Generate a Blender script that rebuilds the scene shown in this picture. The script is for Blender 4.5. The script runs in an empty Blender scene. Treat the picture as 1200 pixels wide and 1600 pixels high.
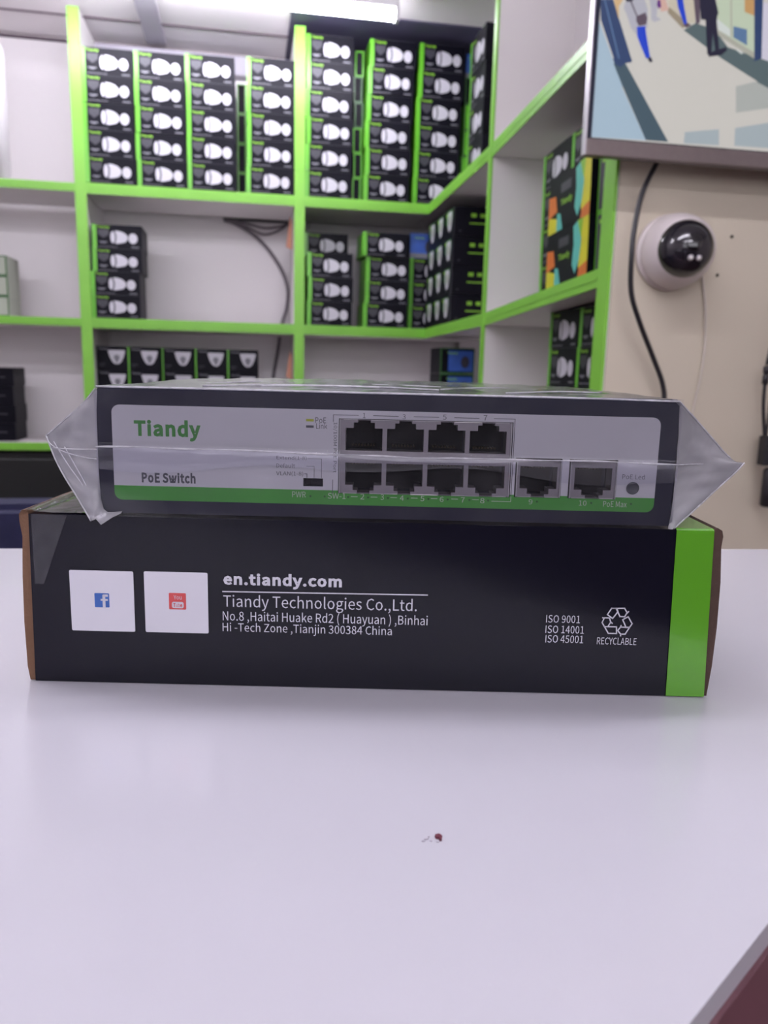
import bpy, bmesh, math, random
from mathutils import Vector, Matrix, noise
random.seed(7)
SC = bpy.context.scene
COL = SC.collection
# ------------------------------------------------------------------ camera
YAW, PITCH, ROLL = math.radians(10.2), math.radians(-10.5), math.radians(1.4)
ZC = 1.059                                   # lens height; the counter top is at 0.95
fw = Vector((math.sin(YAW)*math.cos(PITCH), math.cos(YAW)*math.cos(PITCH), math.sin(PITCH)))
r0 = Vector((math.cos(YAW), -math.sin(YAW), 0)); u0 = r0.cross(fw)
rr = math.cos(ROLL)*r0 + math.sin(ROLL)*u0; uu = -math.sin(ROLL)*r0 + math.cos(ROLL)*u0
cd = bpy.data.cameras.new('camera'); cam = bpy.data.objects.new('camera', cd); COL.objects.link(cam)
M = Matrix((rr, uu, -fw)).transposed().to_4x4(); M.translation = (0, 0, ZC); cam.matrix_world = M
cd.sensor_fit = 'HORIZONTAL'; cd.sensor_width = 36; cd.lens = 36*1202/1200
cd.clip_start = 0.01; cd.clip_end = 50
cd.dof.use_dof = True; cd.dof.focus_distance = 0.262; cd.dof.aperture_fstop = 26
SC.camera = cam
# ------------------------------------------------------------------ light and exposure
SC.view_settings.view_transform = 'Standard'; SC.view_settings.look = 'None'
SC.view_settings.gamma = 1; SC.view_settings.use_curve_mapping = False
SC.view_settings.exposure = 1.15
W = bpy.data.worlds.new('world'); SC.world = W; W.use_nodes = True
W.node_tree.nodes['Background'].inputs[0].default_value = (0.95, 0.92, 1.0, 1)
W.node_tree.nodes['Background'].inputs[1].default_value = 1.15
TUBE = 33.0                                  # emission of the ceiling tubes
TUBE_COL = (0.93, 0.90, 1.0, 1)
try:
    SC.cycles.transparent_max_bounces = 24; SC.cycles.max_bounces = 8
    SC.cycles.caustics_reflective = False; SC.cycles.caustics_refractive = False
    SC.cycles.sample_clamp_indirect = 4
except Exception: pass
# ------------------------------------------------------------------ materials
MAT = {}
def mat(name, col, rough=.5, metal=0., var=0., vscale=8., bump=0., bscale=60., coat=0., emit=None, spec=.5, alpha=None):
    m = bpy.data.materials.new(name); m.use_nodes = True; nt = m.node_tree; b = nt.nodes['Principled BSDF']
    b.inputs['Base Color'].default_value = (*col, 1); b.inputs['Roughness'].default_value = rough
    b.inputs['Metallic'].default_value = metal; b.inputs['Coat Weight'].default_value = coat
    b.inputs['Specular IOR Level'].default_value = spec
    tc = nt.nodes.new('ShaderNodeTexCoord')
    if var:
        n = nt.nodes.new('ShaderNodeTexNoise'); n.inputs['Scale'].default_value = vscale; n.inputs['Detail'].default_value = 4
        nt.links.new(tc.outputs['Object'], n.inputs['Vector'])
        mx = nt.nodes.new('ShaderNodeMix'); mx.data_type = 'RGBA'
        mx.inputs[6].default_value = (*[c*(1-var) for c in col], 1); mx.inputs[7].default_value = (*[min(1, c*(1+var)) for c in col], 1)
        nt.links.new(n.outputs['Fac'], mx.inputs[0]); nt.links.new(mx.outputs[2], b.inputs['Base Color'])
    if bump:
        n = nt.nodes.new('ShaderNodeTexNoise'); n.inputs['Scale'].default_value = bscale; n.inputs['Detail'].default_value = 3
        nt.links.new(tc.outputs['Object'], n.inputs['Vector'])
        bp = nt.nodes.new('ShaderNodeBump'); bp.inputs['Strength'].default_value = bump; bp.inputs['Distance'].default_value = .002
        nt.links.new(n.outputs['Fac'], bp.inputs['Height']); nt.links.new(bp.outputs[0], b.inputs['Normal'])
    if emit:
        b.inputs['Emission Color'].default_value = (*emit[0], 1); b.inputs['Emission Strength'].default_value = emit[1]
    MAT[name] = m; return m
def film(name, haze, rough=.12, hazevar=.5, tint=(.96, .96, 1.0), scale=60):
    """clear plastic film: see-through, with milky haze and a glossy skin"""
    m = bpy.data.materials.new(name); m.use_nodes = True; nt = m.node_tree; nt.nodes.clear(); N = nt.nodes.new; L = nt.links.new
    out = N('ShaderNodeOutputMaterial'); tr = N('ShaderNodeBsdfTransparent'); tr.inputs[0].default_value = (*tint, 1)
    di = N('ShaderNodeBsdfDiffuse'); di.inputs[0].default_value = (.85, .84, .9, 1)
    tl = N('ShaderNodeBsdfTranslucent'); tl.inputs[0].default_value = (.85, .84, .9, 1)
    dm = N('ShaderNodeMixShader'); dm.inputs[0].default_value = .45; L(di.outputs[0], dm.inputs[1]); L(tl.outputs[0], dm.inputs[2])
    tc = N('ShaderNodeTexCoord'); n = N('ShaderNodeTexNoise'); n.inputs['Scale'].default_value = scale; n.inputs['Detail'].default_value = 3; n.inputs['Distortion'].default_value = 1.2
    L(tc.outputs['Object'], n.inputs['Vector'])
    mr = N('ShaderNodeMapRange'); mr.inputs[1].default_value = .3; mr.inputs[2].default_value = .7
    mr.inputs[3].default_value = haze*(1-hazevar); mr.inputs[4].default_value = haze*(1+hazevar); L(n.outputs['Fac'], mr.inputs[0])
    mx = N('ShaderNodeMixShader'); L(mr.outputs[0], mx.inputs[0]); L(tr.outputs[0], mx.inputs[1]); L(dm.outputs[0], mx.inputs[2])
    gl = N('ShaderNodeBsdfGlossy'); gl.inputs['Roughness'].default_value = rough
    bn = N('ShaderNodeTexNoise'); bn.inputs['Scale'].default_value = scale*2.5; bn.inputs['Detail'].default_value = 2; bn.inputs['Distortion'].default_value = 2
    L(tc.outputs['Object'], bn.inputs['Vector'])
    bp = N('ShaderNodeBump'); bp.inputs['Strength'].default_value = .12; bp.inputs['Distance'].default_value = .0005
    L(bn.outputs['Fac'], bp.inputs['Height']); L(bp.outputs[0], gl.inputs['Normal'])
    fr = N('ShaderNodeFresnel'); fr.inputs[0].default_value = 1.45
    m2 = N('ShaderNodeMixShader'); L(fr.outputs[0], m2.inputs[0]); L(mx.outputs[0], m2.inputs[1]); L(gl.outputs[0], m2.inputs[2])
    L(m2.outputs[0], out.inputs[0]); MAT[name] = m; return m

mat('wall_paint', (.74, .69, .69), .75, var=.05, vscale=3, bump=.15, bscale=40)
mat('beige_wall', (.60, .54, .43), .55, var=.10, vscale=2.2, bump=.1, bscale=25)
mat('ceiling_panel', (.88, .84, .86), .6, var=.04, vscale=3)
mat('ceiling_strip', (.42, .40, .46), .5, var=.06)
mat('ceiling_shade', (.06, .055, .10), .6, var=.2, vscale=14)
mat('joint', (.10, .07, .09), .7, var=.1)
mat('floor_tile', (.085, .034, .042), .35, var=.2, vscale=5)
mat('rear_sill', (.10, .085, .09), .6, var=.1)
mat('counter_brown', (.12, .047, .060), .5, var=.1, vscale=6)
mat('laminate', (.74, .71, .71), .4, var=.03, vscale=5)
mat('back_panel', (.80, .77, .78), .5, var=.03, vscale=3)
mat('green_edge', (.20, .52, .05), .4, var=.08, vscale=10)
mat('dark_door', (.008, .010, .010), .35, var=.2)
mat('white_lacquer', (.465, .46, .505), .22, var=.015, vscale=6, bump=.02, bscale=12, coat=.15)
mat('stain_red', (.10, .015, .03), .6, var=.3, vscale=400)
mat('stain_grey', (.40, .38, .43), .6, var=.1)
mat('carton_dark', (.003, .0028, .007), .45, var=.15, vscale=20, spec=.12)
mat('carton_green', (.11, .42, .02), .32, var=.08, vscale=20)
mat('carton_greendark', (.02, .10, .02), .4, var=.1)
mat('print_white', (.56, .55, .61), .45, var=.03, vscale=60)
mat('print_ivory', (.55, .54, .58), .45, var=.03)
mat('print_grey', (.030, .030, .042), .5, var=.05)
mat('print_midgrey', (.18, .18, .21), .45, var=.05)
mat('print_lime', (.22, .50, .03), .45, var=.05)
mat('print_blue', (.03, .10, .42), .4, var=.35, vscale=25)
mat('print_teal', (.10, .50, .42), .4, var=.1)
mat('print_yellow', (.62, .60, .02), .4, var=.15)
mat('print_orange', (.65, .16, .02), .4, var=.2, vscale=40)
mat('print_pale', (.34, .37, .30), .5, var=.1)
mat('box_front', (.004, .0037, .009), .20, var=.12, vscale=25, bump=.10, bscale=28, spec=.26)
mat('box_green', (.075, .26, .012), .25, var=.10, vscale=30, bump=.1, bscale=35, coat=.3)
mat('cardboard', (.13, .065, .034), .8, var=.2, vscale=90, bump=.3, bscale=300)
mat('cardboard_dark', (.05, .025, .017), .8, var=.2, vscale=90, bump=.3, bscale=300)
mat('text_white', (.50, .49, .55), .5, var=.03)
mat('logo_blue', (.03, .10, .35), .5, var=.05)
mat('logo_red', (.50, .06, .06), .5, var=.05)
mat('steel_navy', (.013, .013, .036), .42, spec=.3, var=.06, vscale=40, bump=.04, bscale=600)
mat('shield_metal', (.27, .245, .27), .42, metal=.55, var=.08, vscale=80)
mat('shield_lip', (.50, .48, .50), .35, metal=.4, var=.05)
mat('port_black', (.005, .0055, .009), .6, spec=.2, var=.1)
mat('contact_gold', (.08, .055, .02), .4, metal=.6, var=.1)
mat('green_ink', (.05, .26, .045), .5, var=.05)
mat('grey_ink', (.08, .08, .10), .5, var=.05)
mat('pale_ink', (.13, .125, .15), .5, var=.05)
mat('white_ink', (.55, .62, .50), .5, var=.05)
mat('lime_ink', (.42, .45, .03), .5, var=.05)
mat('green_dot', (.02, .10, .02), .4, var=.05)
mat('tv_frame', (.16, .13, .125), .38, metal=.3, var=.12, vscale=120)
mat('tv_black', (.012, .014, .03), .25, var=.05)
mat('tv_silver', (.45, .42, .46), .35, metal=.5, var=.05)
mat('camera_white', (.66, .60, .60), .28, var=.02, coat=.3)
mat('gloss_black', (.012, .011, .016), .12, var=.1, coat=.5)
mat('lens_glass', (.004, .004, .006), .04, var=.1, coat=1.)
mat('led_lens', (.75, .72, .70), .1, var=.05)
mat('black_rubber', (.012, .011, .015), .45, var=.1)
mat('grey_conduit', (.13, .11, .13), .5, var=.1)
mat('white_wire', (.58, .53, .47), .5, var=.05)
mat('orange_paper', (.72, .36, .24), .7, var=.05)
mat('white_plastic', (.85, .83, .86), .35, var=.02)
mat('navy_fabric', (.008, .009, .045), .8, var=.25, vscale=30, bump=.3, bscale=300)
mat('chair_black', (.01, .012, .022), .6, var=.1)
mat('screw_dark', (.03, .025, .02), .5, metal=.5, var=.1)
mat('tube_glow', (.9, .9, 1), .5, emit=(TUBE_COL[:3], TUBE), var=.01)
mat('batten', (.8, .8, .82), .4, var=.02)
film('film_front', .022, .12, .7, scale=45)
film('film_top', .14, .16, .6, scale=50)
film('film_fin', .50, .2, .22, scale=28)
film('film_fold', .06, .10, .3, scale=90)
film('film_edge', .75, .15, .2, scale=200)
film('clear_tape', .04, .08, .5, scale=120)
# label plate: white upper part, green foot, split by the print itself
m = mat('label_plate', (.66, .64, .70), .5, spec=.3); nt = m.node_tree; b = nt.nodes['Principled BSDF']
tc = nt.nodes.new('ShaderNodeTexCoord'); sx = nt.nodes.new('ShaderNodeSeparateXYZ'); nt.links.new(tc.outputs['Object'], sx.inputs[0])
ml = nt.nodes.new('ShaderNodeMath'); ml.operation = 'LESS_THAN'; nt.links.new(sx.outputs['Z'], ml.inputs[0]); ml.inputs[1].default_value = .0101
mx = nt.nodes.new('ShaderNodeMix'); mx.data_type = 'RGBA'; mx.inputs[6].default_value = (.66, .64, .69, 1); mx.inputs[7].default_value = (.075, .34, .055, 1)
nt.links.new(ml.outputs[0], mx.inputs[0]); nt.links.new(mx.outputs[2], b.inputs['Base Color'])

# ------------------------------------------------------------------ mesh helpers
class MB:
    def __init__(s): s.v = []; s.f = []; s.m = []; s.mats = []; s.sm = []
    def mi(s, m):
        if m not in s.mats: s.mats.append(m)
        return s.mats.index(m)
    def add(s, vs, fs, m, smooth=False):
        o = len(s.v); s.v += [tuple(v) for v in vs]; k = s.mi(m)
        for f in fs: s.f.append([i+o for i in f]); s.m.append(k); s.sm.append(smooth)
        return s
    def box(s, x0, x1, y0, y1, z0, z1, m):
        vs = [(x, y, z) for x in (x0, x1) for y in (y0, y1) for z in (z0, z1)]
        return s.add(vs, [(0, 1, 3, 2), (4, 6, 7, 5), (0, 4, 5, 1), (2, 3, 7, 6), (0, 2, 6, 4), (1, 5, 7, 3)], m)
    def prism(s, pts, y0, y1, m, axis='y', cap=None):
        """closed outline in (x,z) pushed from y0 to y1 (axis z: outline in (x,y))"""
        n = len(pts); f = (lambda a, b, c: (a, c, b)) if axis == 'y' else (lambda a, b, c: (a, b, c))
        if axis == 'x': f = lambda a, b, c: (c, a, b)
        vs = [f(a, b, y0) for a, b in pts] + [f(a, b, y1) for a, b in pts]
        s.add(vs, [tuple(range(n)), tuple(range(2*n-1, n-1, -1))], cap or m)
        return s.add(vs, [(i, i+n, (i+1) % n+n, (i+1) % n) for i in range(n)], m)
    def poly(s, pts, y, m):
        """flat print on a face that looks towards -Y"""
        return s.add([(a, y, b) for a, b in pts], [tuple(range(len(pts)))], m)
    def ell(s, cx, cz, rx, rz, y, m, n=20):
        return s.poly([(cx+rx*math.cos(2*math.pi*i/n), cz+rz*math.sin(2*math.pi*i/n)) for i in range(n)], y, m)
    def rect(s, x0, x1, z0, z1, y, m): return s.poly([(x0, z0), (x1, z0), (x1, z1), (x0, z1)], y, m)
    def tube(s, path, rad, m, n=10, caps=True):
        P = [Vector(p) for p in path]; k = len(P); rings = []; up = Vector((0, 0, 1)); prev = None
        for i, p in enumerate(P):
            t = (P[min(i+1, k-1)] - P[max(i-1, 0)]).normalized()
            if prev is None: a = t.orthogonal().normalized()
            else: a = (prev - t*prev.dot(t)).normalized()
            prev = a; b = t.cross(a); r = rad[i] if isinstance(rad, (list, tuple)) else rad
            rings.append([p + r*(math.cos(2*math.pi*j/n)*a + math.sin(2*math.pi*j/n)*b) for j in range(n)])
        vs = [v for r in rings for v in r]
        fs = [(i*n+j, i*n+(j+1) % n, (i+1)*n+(j+1) % n, (i+1)*n+j) for i in range(k-1) for j in range(n)]
        if caps: fs += [tuple(range(n-1, -1, -1)), tuple((k-1)*n+j for j in range(n))]
        return s.add(vs, fs, m, True)
    def lathe(s, prof, m, n=40, org=(0, 0, 0), axis=(0, 0, 1)):
        ax = Vector(axis).normalized(); a = ax.orthogonal().normalized(); b = ax.cross(a); o = Vector(org)
        vs = []; k = len(prof)
        for r, h in prof:
            for j in range(n):
                t = 2*math.pi*j/n; vs.append(o + ax*h + r*(math.cos(t)*a + math.sin(t)*b))
        fs = [(i*n+j, i*n+(j+1) % n, (i+1)*n+(j+1) % n, (i+1)*n+j) for i in range(k-1) for j in range(n)]
        fs += [tuple(range(n-1, -1, -1)), tuple((k-1)*n+j for j in range(n))]
        return s.add(vs, fs, m, True)
    def build(s, name, parent=None, bevel=0, loc=None, seg=2):
        me = bpy.data.meshes.new(name); me.from_pydata(s.v, [], s.f)
        for mm in s.mats: me.materials.append(MAT[mm])
        for p, k, q in zip(me.polygons, s.m, s.sm): p.material_index = k; p.use_smooth = q
        me.update()
        bm = bmesh.new(); bm.from_mesh(me); bmesh.ops.recalc_face_normals(bm, faces=[f for f in bm.faces]); bm.to_mesh(me); bm.free()
        o = bpy.data.objects.new(name, me); COL.objects.link(o)
        if parent: o.parent = parent
        if loc: o.location = loc
        if bevel:
            md = o.modifiers.new('bevel', 'BEVEL'); md.width = bevel; md.segments = seg; md.limit_method = 'ANGLE'; md.angle_limit = .6
        return o
def smooth_path(pts, k=8):
    P = [Vector(p) for p in pts]; P = [P[0]*2-P[1]] + P + [P[-1]*2-P[-2]]; out = []
    for i in range(1, len(P)-2):
        for j in range(k):
            t = j/k; a, b, c, d = P[i-1:i+3]
            out.append(.5*((2*b) + (c-a)*t + (2*a-5*b+4*c-d)*t*t + (3*b-a-3*c+d)*t**3))
    out.append(P[-2]); return out
GLYPH = {
 'r(': (118, [84,-69,103,-60,70,21,59,109,70,197,103,277,84,286,46,204,32,109,46,14], [7,5,6,7,4,5,8,4,7,8,3,4,9,3,8,9,2,3,9,1,2,0,1,9]),
 'r)': (118, [35,-69,72,14,86,109,72,204,35,286,15,277,49,197,60,109,49,21,15,-60], [5,3,4,6,3,5,6,2,3,7,2,6,8,2,7,8,1,2,9,1,8,9,0,1]),
 'r,': (97, [26,-67,64,-38,77,7,70,34,50,44,33,38,26,22,33,5,50,-1,54,0,44,-28,19,-48], [5,3,4,6,3,5,6,2,3,7,2,6,7,9,2,9,1,2,8,9,7,10,1,9,11,1,10,11,0,1]),
 'r-': (121, [16,86,106,86,106,110,16,110], [0,2,3,0,1,2]),
 'r.': (97, [49,-5,65,2,72,20,65,37,49,44,32,37,26,20,32,2], [5,3,4,6,3,5,6,2,3,7,2,6,7,1,2,7,0,1]),
 'r/': (137, [4,-63,27,-63,132,278,109,278], [0,2,3,0,1,2]),
 'r0': (194, [97,-5,156,29,177,129,156,229,97,261,39,229,18,129,39,29,97,21,62,47,48,129,62,211,97,236,133,211,146,129,133,47], [5,12,4,12,3,4,5,11,12,13,3,12,6,11,5,13,2,3,6,10,11,14,2,13,7,10,6,7,9,10,15,2,14,15,1,2,7,8,9,8,1,15,8,0,1,0,8,7]),
 'r1': (194, [31,0,172,0,172,27,120,27,120,257,96,257,72,246,42,238,42,218,88,218,88,27,31,27], [6,4,5,6,9,4,9,3,4,7,9,6,8,9,7,10,3,9,0,10,11,0,3,10,0,2,3,0,1,2]),
 'r2': (194, [15,0,177,0,177,28,106,28,85,27,64,25,137,108,165,186,144,241,90,261,47,251,14,224,33,206,57,227,86,235,121,221,133,185,104,112,15,19], [10,8,9,11,14,10,14,8,10,14,15,8,15,7,8,11,13,14,11,12,13,16,7,15,16,6,7,17,6,16,18,6,17,18,5,6,4,2,3,4,1,2,5,1,4,18,1,5,0,1,18]),
 'r3': (194, [92,-5,151,15,175,69,159,112,120,134,120,136,153,158,166,197,145,244,91,261,52,253,20,231,37,210,61,228,90,235,122,224,133,195,118,160,62,146,62,121,125,107,142,70,128,35,90,22,53,31,27,51,10,31,42,6], [10,8,9,11,8,10,11,14,8,14,15,8,15,7,8,11,13,14,12,13,11,16,7,15,16,6,7,17,6,16,18,6,17,18,5,6,19,5,18,19,4,5,19,3,4,20,3,19,20,2,3,21,2,20,22,2,21,22,1,2,26,24,25,23,1,22,26,23,24,27,23,26,27,1,23,27,0,1]),
 'r4': (194, [119,0,149,0,149,71,183,71,183,96,149,96,149,257,114,257,7,92,7,71,119,71,119,96,40,96,99,184,109,203,119,222,121,222,120,198,119,175], [8,6,7,8,15,6,15,16,6,16,5,6,8,14,15,17,5,16,8,13,14,18,5,17,8,12,13,11,5,18,8,11,12,8,5,11,8,4,5,8,3,4,9,3,8,10,3,9,0,2,10,2,3,10,0,1,2]),
 'r5': (194, [92,-5,150,18,176,83,153,146,98,165,78,163,60,155,67,229,163,229,163,257,39,257,30,137,47,126,68,137,90,141,129,126,143,83,127,38,89,22,51,31,26,50,9,29,42,6], [11,7,10,7,9,10,7,8,9,11,6,7,5,3,4,6,3,5,11,3,6,11,14,3,14,15,3,15,2,3,11,13,14,11,12,13,16,2,15,16,1,2,17,1,16,21,19,20,18,1,17,21,18,19,22,18,21,22,1,18,22,0,1]),
 'r6': (194, [105,-5,157,18,179,79,160,139,108,159,77,151,50,129,70,212,116,235,138,230,157,215,175,235,149,254,114,261,48,230,20,123,44,27,50,103,77,128,103,136,137,120,149,79,136,37,105,21,67,42], [14,12,13,14,8,12,8,11,12,14,7,8,9,11,8,9,10,11,15,7,14,15,6,7,5,3,4,6,19,5,19,3,5,19,20,3,20,2,3,6,18,19,15,18,6,15,17,18,16,17,15,21,2,20,16,24,17,22,2,21,22,1,2,16,23,24,23,1,22,0,23,16,0,1,23]),
 'r7': (194, [69,0,103,0,119,127,178,237,178,257,17,257,17,229,142,229,88,125], [6,4,5,6,3,4,6,7,3,7,2,3,8,2,7,8,1,2,0,1,8]),
 'r8': (194, [98,-5,156,15,178,62,165,104,135,129,135,131,158,156,169,193,150,242,99,261,49,243,28,195,39,161,63,136,63,135,31,107,16,64,39,15,116,139,75,160,57,195,69,225,98,237,130,224,142,191,135,164,98,19,60,33,44,67,54,100,80,125,127,101,148,63,134,31], [10,8,9,11,21,10,21,22,10,22,8,10,22,23,8,23,7,8,11,20,21,24,7,23,12,20,11,12,19,20,24,6,7,25,6,24,18,6,25,13,19,12,13,18,19,18,5,6,13,5,18,14,5,13,15,30,14,30,5,14,30,4,5,30,3,4,15,29,30,31,3,30,16,29,15,31,2,3,32,2,31,16,28,29,16,27,28,17,27,16,33,2,32,33,1,2,17,26,27,26,1,33,17,1,26,0,1,17]),
 'r9': (194, [82,-5,147,28,175,139,151,231,89,261,37,238,15,178,35,118,86,97,118,106,145,129,125,45,81,22,57,27,38,42,20,22,46,3,145,155,118,129,91,121,57,137,46,178,58,220,89,236,128,216], [5,23,4,23,3,4,6,22,5,22,23,5,24,3,23,24,2,3,6,21,22,17,2,24,7,21,6,7,20,21,18,2,17,18,10,2,10,1,2,7,19,20,19,10,18,19,9,10,11,1,10,7,9,19,8,9,7,12,1,11,15,13,14,12,0,1,15,12,13,15,0,12,16,0,15]),
 'rA': (213, [1,0,34,0,59,78,153,78,177,0,211,0,124,257,88,257,67,104,79,144,93,187,105,230,106,230,119,187,132,144,145,104], [0,11,7,11,6,7,11,12,6,12,5,6,0,10,11,13,5,12,14,5,13,0,9,10,0,8,9,15,5,14,0,2,8,2,15,8,2,3,15,3,5,15,0,1,2,4,5,3]),
 'rB': (230, [35,0,117,0,187,19,214,75,200,117,162,137,162,138,190,159,200,194,175,242,111,257,35,257,68,148,68,231,107,231,153,222,168,190,153,159,106,148,68,26,68,123,112,123,164,111,182,76,164,38,112,26], [0,13,11,13,10,11,13,9,10,13,14,9,14,15,9,15,8,9,0,12,13,16,8,15,16,7,8,17,7,16,17,6,7,18,6,17,0,20,12,20,18,12,20,6,18,20,5,6,20,21,5,21,4,5,0,19,20,22,4,21,22,3,4,23,3,22,24,3,23,24,2,3,25,2,24,0,25,19,0,2,25,0,1,2]),
 'rC': (223, [132,-5,176,5,211,32,193,53,166,32,133,24,75,52,54,129,76,205,134,233,164,226,187,209,204,230,175,252,134,261,53,226,20,128,52,31], [15,13,14,15,9,13,9,12,13,15,8,9,10,12,9,10,11,12,16,8,15,16,7,8,16,6,7,17,6,16,4,2,3,17,5,6,4,1,2,5,1,4,0,5,17,0,1,5]),
 'rD': (241, [35,0,101,0,190,34,220,129,189,224,99,257,35,257,68,27,68,230,97,230,165,204,187,129,165,54,97,27], [0,8,6,8,5,6,8,9,5,9,4,5,0,7,8,10,4,9,10,3,4,11,3,10,12,3,11,12,2,3,13,2,12,13,1,2,0,13,7,0,1,13]),
 'rE': (206, [35,0,187,0,187,28,68,28,68,121,165,121,165,149,68,149,68,229,183,229,183,257,35,257], [0,8,11,8,10,11,8,9,10,0,7,8,0,4,7,4,6,7,4,5,6,0,3,4,0,2,3,0,1,2]),
 'rH': (255, [35,0,68,0,68,121,187,121,187,0,220,0,220,257,187,257,187,149,68,149,68,257,35,257], [0,10,11,0,9,10,8,6,7,8,5,6,0,2,9,2,8,9,2,3,8,3,5,8,0,1,2,4,5,3]),
 'rI': (102, [35,0,68,0,68,257,35,257], [0,2,3,0,1,2]),
 'rL': (190, [35,0,180,0,180,28,68,28,68,257,35,257], [0,4,5,0,3,4,0,2,3,0,1,2]),
 'rM': (284, [35,0,64,0,64,142,63,180,60,218,62,218,82,159,131,26,153,26,201,159,222,218,223,218,220,180,219,142,219,0,249,0,249,257,210,257,161,119,152,93,143,66,142,66,133,93,123,119,74,257,35,257], [0,4,25,4,24,25,4,5,24,5,23,24,18,10,17,10,16,17,10,11,16,11,15,16,0,3,4,6,23,5,18,9,10,12,15,11,0,2,3,13,15,12,7,23,6,18,8,9,0,1,2,14,15,13,7,22,23,19,8,18,7,21,22,20,8,19,7,20,21,7,8,20]),
 'rN': (253, [35,0,66,0,66,135,64,175,62,215,63,215,91,162,185,0,218,0,218,257,187,257,187,123,188,82,192,42,190,42,162,95,68,257,35,257], [0,4,17,4,16,17,4,5,16,5,15,16,11,9,10,11,8,9,0,3,4,6,15,5,0,2,3,7,15,6,0,1,2,12,8,11,7,14,15,13,8,12,7,13,14,7,8,13]),
 'rO': (260, [130,-5,209,31,239,129,209,226,130,261,51,226,20,129,51,31,130,24,74,52,54,129,74,205,130,233,185,205,206,129,185,52], [5,12,4,12,3,4,5,11,12,13,3,12,6,11,5,13,2,3,6,10,11,14,2,13,7,10,6,7,9,10,15,2,14,15,1,2,7,8,9,8,1,15,8,0,1,0,8,7]),
 'rP': (222, [35,0,68,0,68,102,110,102,178,121,204,181,178,240,109,257,35,257,68,129,68,230,104,230,155,220,172,181,156,141,106,129], [0,10,8,10,7,8,10,6,7,10,11,6,11,12,6,12,5,6,0,9,10,13,5,12,14,5,13,14,4,5,15,4,14,0,2,9,2,15,9,2,4,15,2,3,4,0,1,2]),
 'rR': (222, [68,135,68,230,111,230,157,220,173,185,157,147,111,135,176,0,213,0,147,112,189,137,205,185,180,241,116,257,35,257,35,0,68,0,68,109,114,109], [15,1,14,1,13,14,1,12,13,1,2,12,2,3,12,3,11,12,15,0,1,4,11,3,5,11,4,5,10,11,6,10,5,6,9,10,15,17,0,17,6,0,17,9,6,17,18,9,18,8,9,15,16,17,7,8,18]),
 'rS': (209, [106,-5,170,17,194,68,178,112,141,137,104,153,75,168,62,196,75,223,110,233,142,226,168,209,185,230,152,252,110,261,52,242,29,193,46,150,81,127,118,111,148,94,161,65,146,35,107,24,68,33,36,56,17,33,56,6], [15,13,14,15,12,13,16,8,15,8,9,15,9,12,15,10,12,9,10,11,12,16,7,8,16,6,7,17,6,16,17,5,6,17,4,5,18,4,17,18,3,4,19,3,18,19,20,3,20,2,3,21,2,20,21,1,2,22,1,21,26,24,25,23,1,22,27,24,26,27,23,24,27,1,23,27,0,1]),
 'rT': (210, [89,0,121,0,121,229,199,229,199,257,11,257,11,229,89,229], [6,4,5,6,3,4,7,3,6,0,2,7,2,3,7,0,1,2]),
 'rV': (201, [82,0,120,0,201,257,168,257,127,118,115,75,102,33,101,33,88,75,76,118,34,257,0,257], [0,10,11,0,9,10,4,2,3,4,1,2,0,8,9,5,1,4,0,7,8,6,1,5,0,6,7,0,1,6]),
 'rW': (307, [63,0,102,0,140,155,147,184,153,213,154,213,161,184,167,155,206,0,245,0,298,257,267,257,239,117,232,75,225,34,223,34,214,76,205,117,169,257,140,257,104,117,95,75,86,34,85,34,77,75,69,117,42,257,9,257], [0,26,27,0,25,26,20,18,19,20,4,18,4,5,18,5,17,18,12,10,11,12,9,10,20,3,4,6,17,5,20,2,3,7,17,6,20,1,2,8,17,7,0,24,25,21,1,20,8,16,17,13,9,12,8,15,16,0,23,24,22,1,21,14,9,13,0,22,23,0,1,22,8,14,15,8,9,14]),
 'rY': (186, [77,0,109,0,109,99,186,257,153,257,120,184,107,156,94,128,92,128,80,156,67,184,34,257,0,257,77,99], [13,11,12,13,10,11,5,3,4,5,2,3,13,9,10,6,2,5,13,8,9,7,2,6,13,7,8,13,2,7,0,2,13,0,1,2]),
 'rZ': (211, [18,0,195,0,195,28,57,28,193,237,193,257,30,257,30,229,153,229,18,20], [7,5,6,7,4,5,7,8,4,8,3,4,9,3,8,9,2,3,9,1,2,0,1,9]),
 'ra': (197, [76,-5,109,3,139,23,140,23,143,0,169,0,169,117,154,174,103,195,61,187,29,170,41,148,67,162,98,168,129,154,137,120,49,97,21,49,36,10,85,21,61,28,51,51,70,82,137,99,137,46,111,28], [9,7,8,10,7,9,10,13,7,13,14,7,14,6,7,11,12,10,12,13,10,15,6,14,16,6,15,16,23,6,23,5,6,16,22,23,24,5,23,17,22,16,17,21,22,17,20,21,18,20,17,25,3,24,3,5,24,18,19,20,19,2,25,2,3,25,19,1,2,4,5,3,18,1,19,0,1,18]),
 'rb': (216, [116,-5,173,22,199,98,179,169,123,195,92,187,63,168,64,202,64,279,32,279,32,0,58,0,61,20,62,20,89,2,111,22,89,27,64,42,64,142,90,161,115,168,154,149,165,98,150,42], [10,8,9,10,7,8,10,6,7,5,3,4,6,3,5,6,20,3,20,21,3,21,2,3,10,18,6,18,19,6,19,20,6,22,2,21,10,17,18,22,1,2,23,1,22,15,1,23,10,12,17,12,16,17,12,15,16,12,1,15,12,13,1,13,0,1,10,11,12,14,0,13]),
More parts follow.
